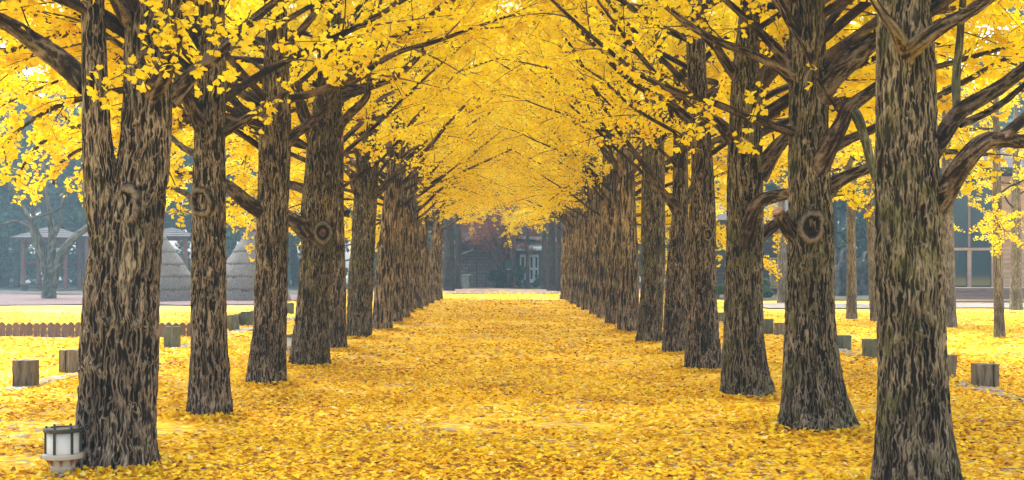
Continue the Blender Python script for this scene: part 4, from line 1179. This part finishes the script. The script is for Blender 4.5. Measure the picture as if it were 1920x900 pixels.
for k, (x, Z, lab) in enumerate(LAWN):
    rg = np.random.default_rng(600 + k)
    root = empty('lawn_ginkgo_tree', (x, Z, 0), lab, 'tree', 'ginkgos on the lawns')
    prof = [(-.2, 0, 0, .2), (0, 0, 0, .2), (3, .05, 0, .15), (10, .1, 0, .04)]
    link('trunk', trunk_mesh('trunk', prof, 70 + k, 28, .12, 9, 0.02, .2, .2), M['pale_bark'], root)
    a = rg.uniform(0, 6)
    for j in range(18):
        h = 4.2 + 5.4 * j / 17; a += 2.4
        place_branch(root, ['reach', 'rise', 'droop'][j % 3], rg, (0.05 * h / 3, 0, h), a, (1.2 - .5 * j / 17), 0)


def clump_leaves(rg, centres, radii, n, size, flat=0.7):
    """leaf faces spread through a set of clumps, outer shell denser"""
    k = rg.integers(0, len(centres), n); d = unit(rg, n)
    rr = rg.random(n) ** 0.4
    pos = np.asarray(centres)[k] + d * (np.asarray(radii)[k] * rr)[:, None] * np.array([1, 1, flat])
    nrm = d + unit(rg, n) * 0.7; nrm[:, 2] += 0.4
    dirv = np.cross(nrm, unit(rg, n)); dirv[:, 2] -= 0.2
    tint = np.clip(rg.normal(0.5, 0.2, n) + 0.15 * rg.normal(size=len(centres))[k], 0, 1)
    return pos, dirv, nrm, size * rg.uniform(.6, 1.3, n), tint


FOREST = []
for v in range(5):
    rg = np.random.default_rng(700 + v); w = Wood(); cs, rs = [], []
    H = rg.uniform(11, 15)
    p, r, _ = resample([(0, 0, -.2), (rg.normal(0, .1), 0, 3), (rg.normal(0, .3), rg.normal(0, .3), H * .6), (rg.normal(0, .5), 0, H)], [.24, .19, .13, .03], .4)
    w.tube(p, r, 10, .02, 9, v)
    conifer = v >= 3
    for k in range(26 if not conifer else 34):
        h = rg.uniform(2.2 if not conifer else 1.4, H); a = rg.uniform(0, 6.28)
        reach = (rg.uniform(1.2, 3.2) * (1.1 - .6 * h / H)) if not conifer else (H - h) / H * 3.0 + .3
        e = np.array([math.cos(a) * reach, math.sin(a) * reach, h + (reach * .4 if not conifer else -reach * .25)])
        b = np.array([np.interp(h, p[:, 2], p[:, 0]), np.interp(h, p[:, 2], p[:, 1]), h])
        q, rr, _ = resample([b, (b + e) / 2 + [0, 0, .1], e], [.06, .04, .012], .4); w.tube(q, rr, 5)
        for s in (0.45, 0.75, 1.0):
            cs.append(b + (e - b) * s + rg.normal(0, .25, 3)); rs.append(rg.uniform(.45, .95) * (1 if not conifer else .75))
    FOREST.append((w.mesh('forest_trunk'), leaves_mesh('forest_crown', *clump_leaves(rg, cs, rs, 11000, 0.33 if not conifer else .25, .6), rg, .3)))


def forest_tree(x, Z, v, label, group, sc=1.0, name='forest_tree', seed=0):
    rg = np.random.default_rng(seed + int(x * 13 + Z * 7))
    root = empty(name, (x, Z, 0), label, 'tree', group, rz=float(rg.uniform(0, 6.28))); root.scale = (sc, sc, sc)
    link('trunk', FOREST[v][0], M['forest_bark'], root); link('crown', FOREST[v][1], M['forest_leaf'], root)


rg = np.random.default_rng(77)
for k in range(60):
    x = -46 + (k % 30) * 3.15 + rg.normal(0, .7); Z = (91 if k < 30 else 102) + rg.normal(0, 2.0)
    if abs(x) < 7 and Z < 97: Z += 12
    v = int(rg.integers(0, 5))
    side_ = 'pavilions' if x < -7 else ('house at the end of the avenue' if x < 8 else 'log cabin and deck')
    kind_ = 'broadleaf tree' if v < 3 else 'conifer'
    forest_tree(x, Z, v, 'dark green forest %s standing behind the %s' % (kind_, side_), 'forest %ss behind the %s' % (kind_, side_), rg.uniform(1.05, 1.4), 'forest_tree' if v < 3 else 'conifer_tree', k)
for x, Z, v in ((-32, 84.5, 0), (-27.3, 86, 2), (-22.5, 84.5, 1), (-15, 84, 2), (-37, 83, 1)):
    forest_tree(x, Z, v, 'blue green broadleaf tree growing between the pavilions', 'trees among the pavilions', 1.0, seed=5)
for x, Z, v in ((18.0, 69, 3), (20.5, 72, 4), (16.2, 72, 3)):
    forest_tree(x, Z, v, 'drooping green conifer behind the dark boulders', 'conifers behind the boulders', .75, 'conifer_tree', seed=6)


def shrub(name, x0, x1, ytop, ybase, mat, label, seed, n=2600, size=.09, depth=None, group=None, square=False):
    Z = F * EYE / (ybase - CY); u = Z / F; X0, X1 = (x0 - CX) * u, (x1 - CX) * u; H = (ybase - ytop) * u
    rg = np.random.default_rng(seed); W = X1 - X0; D = depth or W * .7
    cs, rs = [], []
    for k in range(max(8, int(W * 9))):
        a, b, c = rg.uniform(-.5, .5), rg.uniform(-.5, .5), rg.uniform(.15, 1)
        lim = 1.0 if square else math.sqrt(max(0.08, 1 - (c * .95) ** 2.2))
        cs.append((a * W * lim * .9, b * D * lim, c * H * .88)); rs.append(min(H, W) * .22)
    root = empty(name, ((X0 + X1) / 2, Z + D / 2, 0), label, 'shrub', group)
    link('foliage', leaves_mesh('foliage', *clump_leaves(rg, cs, rs, n, size, .9), rg, .3), M[mat], root)
    w = Wood()
    for k in range(7):
        e = np.array(cs[k]); w.tube(np.array([(e[0] * .2, e[1] * .2, -.05), e * [.5, .5, .5], e]), np.array([.03, .02, .008]), 5)
    link('stem', w.mesh('stem'), M['forest_bark'], root)
    return root


shrub('hedge', 1330, 1363, 520, 562, 'hedge_leaf', 'clipped green hedge seen between the fourth and dark ginkgo trunks', 1, 3000, .10, 1.2, square=True)
shrub('hedge', 1420, 1462, 519, 560, 'hedge_leaf', 'clipped green hedge under the log cabin window', 2, 3000, .10, 1.2, square=True)
shrub('shrub', 913, 948, 502, 541, 'dark_leaf', 'rounded dark green shrub before the tiled house wall', 3, 3500, .10)
shrub('shrub', 962, 990, 498, 540, 'hedge_leaf', 'bright green leafy shrub beside the pale doors', 4, 2600, .11)
shrub('shrub', 1000, 1012, 512, 540, 'hedge_leaf', 'small green shrub at the foot of the pale doors', 5, 900, .10)
# undergrowth at the foot of the wood
cs, rs = [], []
rg = np.random.default_rng(8)
for k in range(420):
    x = rg.uniform(-52, 52); Z = rg.uniform(86, 108) if abs(x) > 8 else rg.uniform(100, 108)
    cs.append((x, Z, rg.uniform(.3, 2.6))); rs.append(rg.uniform(.8, 1.7))
ug = link('undergrowth', leaves_mesh('undergrowth', *clump_leaves(rg, cs, rs, 45000, .30, .8), rg, .3), M['forest_leaf'])
tag(ug, 'dark tangle of bushes along the foot of the forest', 'bushes', kind='stuff')


def boulder(x0, x1, ytop, ybase, label, seed):
    Z = F * EYE / (ybase - CY); u = Z / F
    bm = bmesh.new(); bmesh.ops.create_icosphere(bm, subdivisions=4, radius=1)
    W, H = (x1 - x0) * u / 2, (ybase - ytop) * u
    for v in bm.verts:
        c = v.co.normalized(); k = 1 + .38 * float(noise3(c.x * 2.1 + seed, c.y * 2.1, c.z * 2.1, seed)) + .22 * abs(float(noise3(c.x * 5, c.y * 5, c.z * 5, seed + 1))) + .06 * float(noise3(c.x * 13, c.y * 13, c.z * 13, seed + 2))
        v.co = Vector((c.x * W * k, c.y * W * .8 * k, max(-.1, c.z) * H * k))
    me = bpy.data.meshes.new('boulder'); bm.to_mesh(me); bm.free()
    tag(link('boulder', me, M['rock'], loc=(((x0 + x1) / 2 - CX) * u, Z + W * .8, 0)), label, 'boulder')


boulder(1565, 1606, 478, 556, 'tall dark boulder partly behind the slim pale ginkgo', 3)
boulder(1600, 1660, 482, 555, 'broad dark boulder between the two slim pale ginkgos', 5)

# ------------------------------------------------------------------ timber building with deck and glass front (right)
DZ = 52.5; u = DZ / F
bx0 = (1760 - CX) * u; bx1 = 30.0
hall = empty('timber_hall', (bx0, DZ, 0), 'timber hall with tall dark glass front, tan plank wall and stepped deck', 'building')
fl_z = EYE + (CY - 541) * u
W = bx1 - bx0
for k, (zb, zt, yo) in enumerate([(-.05, .10, 0.0), (.14, .25, .35), (.29, .40, .7), (.44, fl_z, 1.05)]):
    MB().box(-0.0, W, yo, yo + 3.2 - .35 * k, zb, zt).build('deck_step', M['deck_wood'], hall)
    MB().box(-0.02, W + .02, yo - .012, yo + .09, zt + .002, zt + .035).build('deck_edge', M['white_paint'] if k in (0, 3) else M['deck_wood'], hall)
gy0 = 3.0
xw = (1862 - CX) * u - bx0
hz = 5.6
MB().box(0, W, gy0 + .35, gy0 + 5, fl_z, hz).build('wall', M['dark_wood'], hall)
def gxx(px): return (px - CX) * (DZ + gy0) / F - bx0
def gzz(py): return EYE + (CY - py) * (DZ + gy0) / F
cols = [0.0, gxx(1817), gxx(1862)]
cols = [cols[1] - (cols[2] - cols[1]) * 2, cols[1] - (cols[2] - cols[1])] + cols[1:]
cols = [max(c, 0.02) for c in cols]
for a, b in zip(cols[:-1], cols[1:]):
    if b - a < .2: continue
    for z0, z1 in ((fl_z + .06, gzz(470)), (gzz(464), gzz(340))):
        MB().box(a + .06, b - .06, gy0 + .02, gy0 + .04, z0, z1).build('pane', M['glass'], hall)
for c in cols[1:]:
    MB().box(c - .085, c + .085, gy0 - .05, gy0 + .10, fl_z, gzz(470)).build('mullion', M['frame_wood'], hall)
    MB().box(c - .05, c + .05, gy0 - .02, gy0 + .08, gzz(463), gzz(340)).build('mullion', M['deck_wood'], hall)
MB().box(0, cols[-1] + .1, gy0 - .06, gy0 + .12, gzz(469.5), gzz(464.5)).build('transom', M['frame_wood'], hall)
z = fl_z + .02; k = 0
while z < hz - .2:
    MB().box(cols[-1] + .12, W, gy0 - .02 + .01 * (k % 2), gy0 + .3, z, z + .185).build('plank', M['tan_wood'], hall); z += .20; k += 1
MB().poly([(-.6, gy0 - 1.2, hz - .1), (W, gy0 - 1.2, hz - .1), (W, gy0 + 5.5, hz + 1.8), (-.6, gy0 + 5.5, hz + 1.8), (-.6, gy0 - 1.2, hz + .1), (W, gy0 - 1.2, hz + .1), (W, gy0 + 5.5, hz + 2.0), (-.6, gy0 + 5.5, hz + 2.0)], BOXQ).build('roof', M['dark_trim'], hall)

# ------------------------------------------------------------------ log cabin (right, beyond the hedge)
CZ = 66.0; u = CZ / F
cabin = empty('log_cabin', ((1335 - CX) * u, CZ, 0), 'dark log cabin with a framed window behind the clipped hedges', 'building')
W = (1500 - 1335) * u; H = 4.0
MB().box(0.05, W - .05, .12, 4.0, -.05, H).build('wall', M['dark_trim'], cabin)
wx0, wx1 = (1446 - 1335) * u, (1472 - 1335) * u; wz0, wz1 = EYE + (CY - 538) * u, EYE + (CY - 486) * u
z = 0.0; k = 0
while z < H - .1:
    zt = z + .20
    if zt <= wz0 or z >= wz1:
        MB().box(0, W, 0, .118, z, z + .18).build('log', M['dark_wood'], cabin, bevel=.03)
    else:
        MB().box(0, wx0 - .09, 0, .118, z, z + .18).build('log', M['dark_wood'], cabin, bevel=.03)
        MB().box(wx1 + .09, W, 0, .118, z, z + .18).build('log', M['dark_wood'], cabin, bevel=.03)
    z += .20
win = MB().box(wx0, wx1, .06, .08, wz0, wz1).build('window', M['glass'], cabin)
f = MB(); f.box(wx0 - .08, wx0, -.03, .1, wz0 - .08, wz1 + .08); f.box(wx1, wx1 + .08, -.03, .1, wz0 - .08, wz1 + .08); f.box(wx0 + .002, wx1 - .002, -.03, .1, wz1, wz1 + .08); f.box(wx0 + .002, wx1 - .002, -.03, .1, wz0 - .08, wz0)
f.build('frame', M['frame_wood'], win)
MB().poly([(-.5, -.9, H - .3), (W + .5, -.9, H - .3), (W + .5, 2.2, H + 1.3), (-.5, 2.2, H + 1.3), (-.5, -.9, H - .15), (W + .5, -.9, H - .15), (W + .5, 2.2, H + 1.5), (-.5, 2.2, H + 1.5)], BOXQ).build('roof', M['dark_trim'], cabin)

# ------------------------------------------------------------------ house closing the avenue
HZ = 88.0; u = HZ / F
def hx(px): return (px - CX) * u
def hzz(py): return EYE + (CY - py) * u
house = empty('tiled_house', (0, HZ, 0), 'low house with tiled wall, sloping grey roofs and pale doors closing the avenue', 'building')
bl, br_ = hx(862), hx(966)
MB().box(bl + .02, hx(1062), .1, 6, -.05, 4.6).build('wall', M['mortar'], house)
tw, thh = .40, .235
tile = MB().box(0, tw - .03, 0, .098, 0, thh - .03).mesh('tile', bevel=.008)
wl, wr, wt, wb = hx(945), hx(959), hzz(474), hzz(504)
z = .05; r_ = 0
while z < 3.6:
    x_ = bl + (0 if r_ % 2 else -tw / 2) + .2
    while x_ + tw < br_:
        if not (x_ + tw > wl - .1 and x_ < wr + .1 and z + thh > wb - .1 and z < wt + .1):
            link('tile', tile, M['brick'], house, loc=(x_, 0, z))
        x_ += tw
    z += thh; r_ += 1
win = MB().box(wl, wr, .03, .06, wb, wt).build('window', M['teal_glass'], house)
f = MB(); f.box(wl - .07, wl, -.02, .1, wb - .07, wt + .07); f.box(wr, wr + .07, -.02, .1, wb - .07, wt + .07); f.box(wl + .002, wr - .002, -.02, .1, wt, wt + .07); f.box(wl + .002, wr - .002, -.02, .1, wb - .07, wb)
f.build('frame', M['pale_blue'], win)
for a, b in ((975, 985.5), (992, 1001), (1001.4, 1010)):
    d = MB().box(hx(a), hx(b), -.04, .06, hzz(530), hzz(477)).build('door', M['pale_blue'], house)
    for q0, q1 in ((523, 506), (502, 482)):
        MB().box(hx(a) + .09, hx(b) - .09, -.055, -.042, hzz(q0), hzz(q1)).build('door_panel', M['glass'], d)
    MB().box(hx(b) - .07, hx(b) - .04, -.10, -.045, hzz(506), hzz(503)).build('handle', M['black_metal'], d)
def slope(name, x0, z0, x1, z1, y0, y1, t, mat):
    MB().poly([(x0, y0, z0), (x1, y0, z1), (x1, y1, z1), (x0, y1, z0), (x0, y0, z0 + t), (x1, y0, z1 + t), (x1, y1, z1 + t), (x0, y1, z0 + t)], BOXQ).build(name, mat, house)
slope('roof', hx(818), hzz(466), hx(912), hzz(444), -1.6, 6.5, .22, M['roof'])
slope('roof', hx(912) + .02, hzz(444), hx(1075), hzz(455), -1.2, 6.5, .22, M['roof'])
slope('eave_board', hx(818), hzz(474), hx(912), hzz(450), -1.7, -1.62, .24, M['dark_trim'])
slope('side_roof', hx(850), hzz(484), hx(888), hzz(470), -1.9, -.1, .12, M['roof'])
MB().poly([(hx(968), -1.6, hzz(470)), (hx(1018), -1.6, hzz(470)), (hx(1018), -.05, hzz(458)), (hx(968), -.05, hzz(458)), (hx(968), -1.6, hzz(466)), (hx(1018), -1.6, hzz(466)), (hx(1018), -.05, hzz(452)), (hx(968), -.05, hzz(452))], BOXQ).build('porch_roof', M['pale_blue'], house)
for px in (970, 1016):
    MB().box(hx(px) - .07, hx(px) + .07, -1.5, -1.36, -.05, hzz(469)).build('porch_post', M['dark_trim'], house)
MB().box(hx(966), hx(1020), -1.7, -.06, -.05, .14).build('porch_step', M['stone'], house)
MB().box(hx(866), hx(878), .02, .09, hzz(520), hzz(487)).build('side_window', M['glass'], house)

bin_ = empty('stone_planter', (hx(873), HZ - 3.4, 0), 'squat pale stone planter left of the tiled wall', 'planter')
MB().box(-.34, .34, -.3, .3, -.05, .78).build('body', M['stone'], bin_, bevel=.03)
MB().box(-.42, .42, -.36, .36, .785, .9).build('rim', M['stone'], bin_, bevel=.02)
rack = empty('metal_rack', (hx(895), HZ - 2.5, 0), 'thin black metal rack in front of the tiled wall', 'rack')
for x_, h_ in ((-.55, 1.2), (0, 1.75), (.62, 1.05)):
    MB().box(x_ - .03, x_ + .03, -.03, .03, -.05, h_).build('post', M['black_metal'], rack)
MB().box(-.515, -.035, -.025, .025, 1.1, 1.16).build('bar', M['black_metal'], rack)
MB().box(.035, .585, -.025, .025, .95, 1.01).build('bar', M['black_metal'], rack)
pot = empty('brick_planter', (hx(956), HZ - 2.2, 0), 'red brown brick planter under the maple', 'planter')
for k in range(5):
    for j in range(3):
        MB().box(0, .225, -.3, .3, 0, .135).build('brick', M['pot'], pot, loc=(-.36 + j * .24 + (.05 if k % 2 else 0), 0, k * .15), bevel=.01)

# dark trunks and the maple in front of the house
def dark_tree(x, yb, w, ytop, label, seed, lean=0):
    Z = F * EYE / (yb - CY); u = Z / F; r = w / 2 * u
    root = empty('dark_trunk_tree', ((x - CX) * u, Z, 0), label, 'tree', 'dark trunks at the end of the avenue')
    link('trunk', trunk_mesh('trunk', [(-.2, 0, 0, r), (0, 0, 0, r), (3, lean, 0, r * .85), (9, lean * 2, 0, r * .4)], seed, 28, .12, 8, .03, .2, .2), M['forest_bark'], root)
    rg = np.random.default_rng(seed)
    for k in range(9):
        a = k * 2.4; h = 4.2 + k * .5
        place_branch(root, ['reach', 'droop'][k % 2], rg, (lean * h / 3, 0, h), a, 1.0)


dark_tree(842, 546, 22, 0, 'thick dark trunk left of the house, the wider of a close pair', 501)
dark_tree(859, 543, 13, 0, 'dark narrow trunk touching the wider one left of the house', 502)
dark_tree(989, 541, 8, 0, 'thin black trunk standing right in front of the pale doors', 503)
dark_tree(1020, 542, 11, 0, 'black trunk just right of the pale doors', 504)
dark_tree(1034, 546, 17, 0, 'thick greenish dark trunk right of the house', 505)
dark_tree(1048, 547, 10, 0, 'narrow greenish dark trunk beside the thick one right of the house', 506)

mz = HZ - 3.0
maple = empty('maple_tree', ((945 - CX) * mz / F, mz, 0), 'small russet maple with several slanting dark stems before the house', 'tree')
rg = np.random.default_rng(55); cs, rs = [], []
for k, st in enumerate([[(948, 538, 7), (935, 500, 6), (920, 465, 5), (900, 440, 3)], [(950, 538, 7), (942, 495, 6), (928, 450, 4), (915, 425, 3)], [(955, 538, 6), (960, 495, 5), (956, 455, 4), (945, 415, 3)], [(958, 538, 5), (964, 500, 4), (955, 460, 3), (975, 430, 2)], [(950, 535, 5), (948, 500, 4), (940, 470, 3), (950, 430, 2)]]):
    pts = np.array([P(a, b, mz + rg.normal(0, .3) * (j > 0)) for j, (a, b, w_) in enumerate(st)]) - np.array(maple.location); pts[0, 2] = -.1
    p, r, _ = resample(pts, np.array([w_ / 2 / F * mz for *_, w_ in st]), .15); w = Wood(); w.tube(p, r, 8, .01, 12, k)
    link('trunk' if k == 0 else 'stem', w.mesh('stem'), M['forest_bark'], maple)
    for q in range(12):
        c = pts[-1] + rg.normal(0, 1, 3) * [1.1, .9, .6]; cs.append(c); rs.append(rg.uniform(.35, .7))
for q in range(10):
    cs.append(np.array(P(rg.uniform(925, 960), rg.uniform(440, 490), mz)) - np.array(maple.location)); rs.append(.4)
link('crown', leaves_mesh('maple_crown', *clump_leaves(rg, cs, rs, 9000, .12, .7), rg, .3), M['maple_leaf'], maple)

# ------------------------------------------------------------------ morning haze between the trees
hz_ = MB().box(-126, 126, -34, 166, -1.2, 26).build('haze', None)
m, nt, out = new_mat('haze')
pv = N(nt, 'ShaderNodeVolumePrincipled', Density=0.0018, Anisotropy=0.2)
pv.inputs['Color'].default_value = (0.55, 0.83, 1.0, 1)
nt.links.new(pv.outputs[0], out.inputs['Volume'])
hz_.data.materials.append(m)
tag(hz_, 'thin bluish morning haze filling the park', 'haze', kind='stuff')
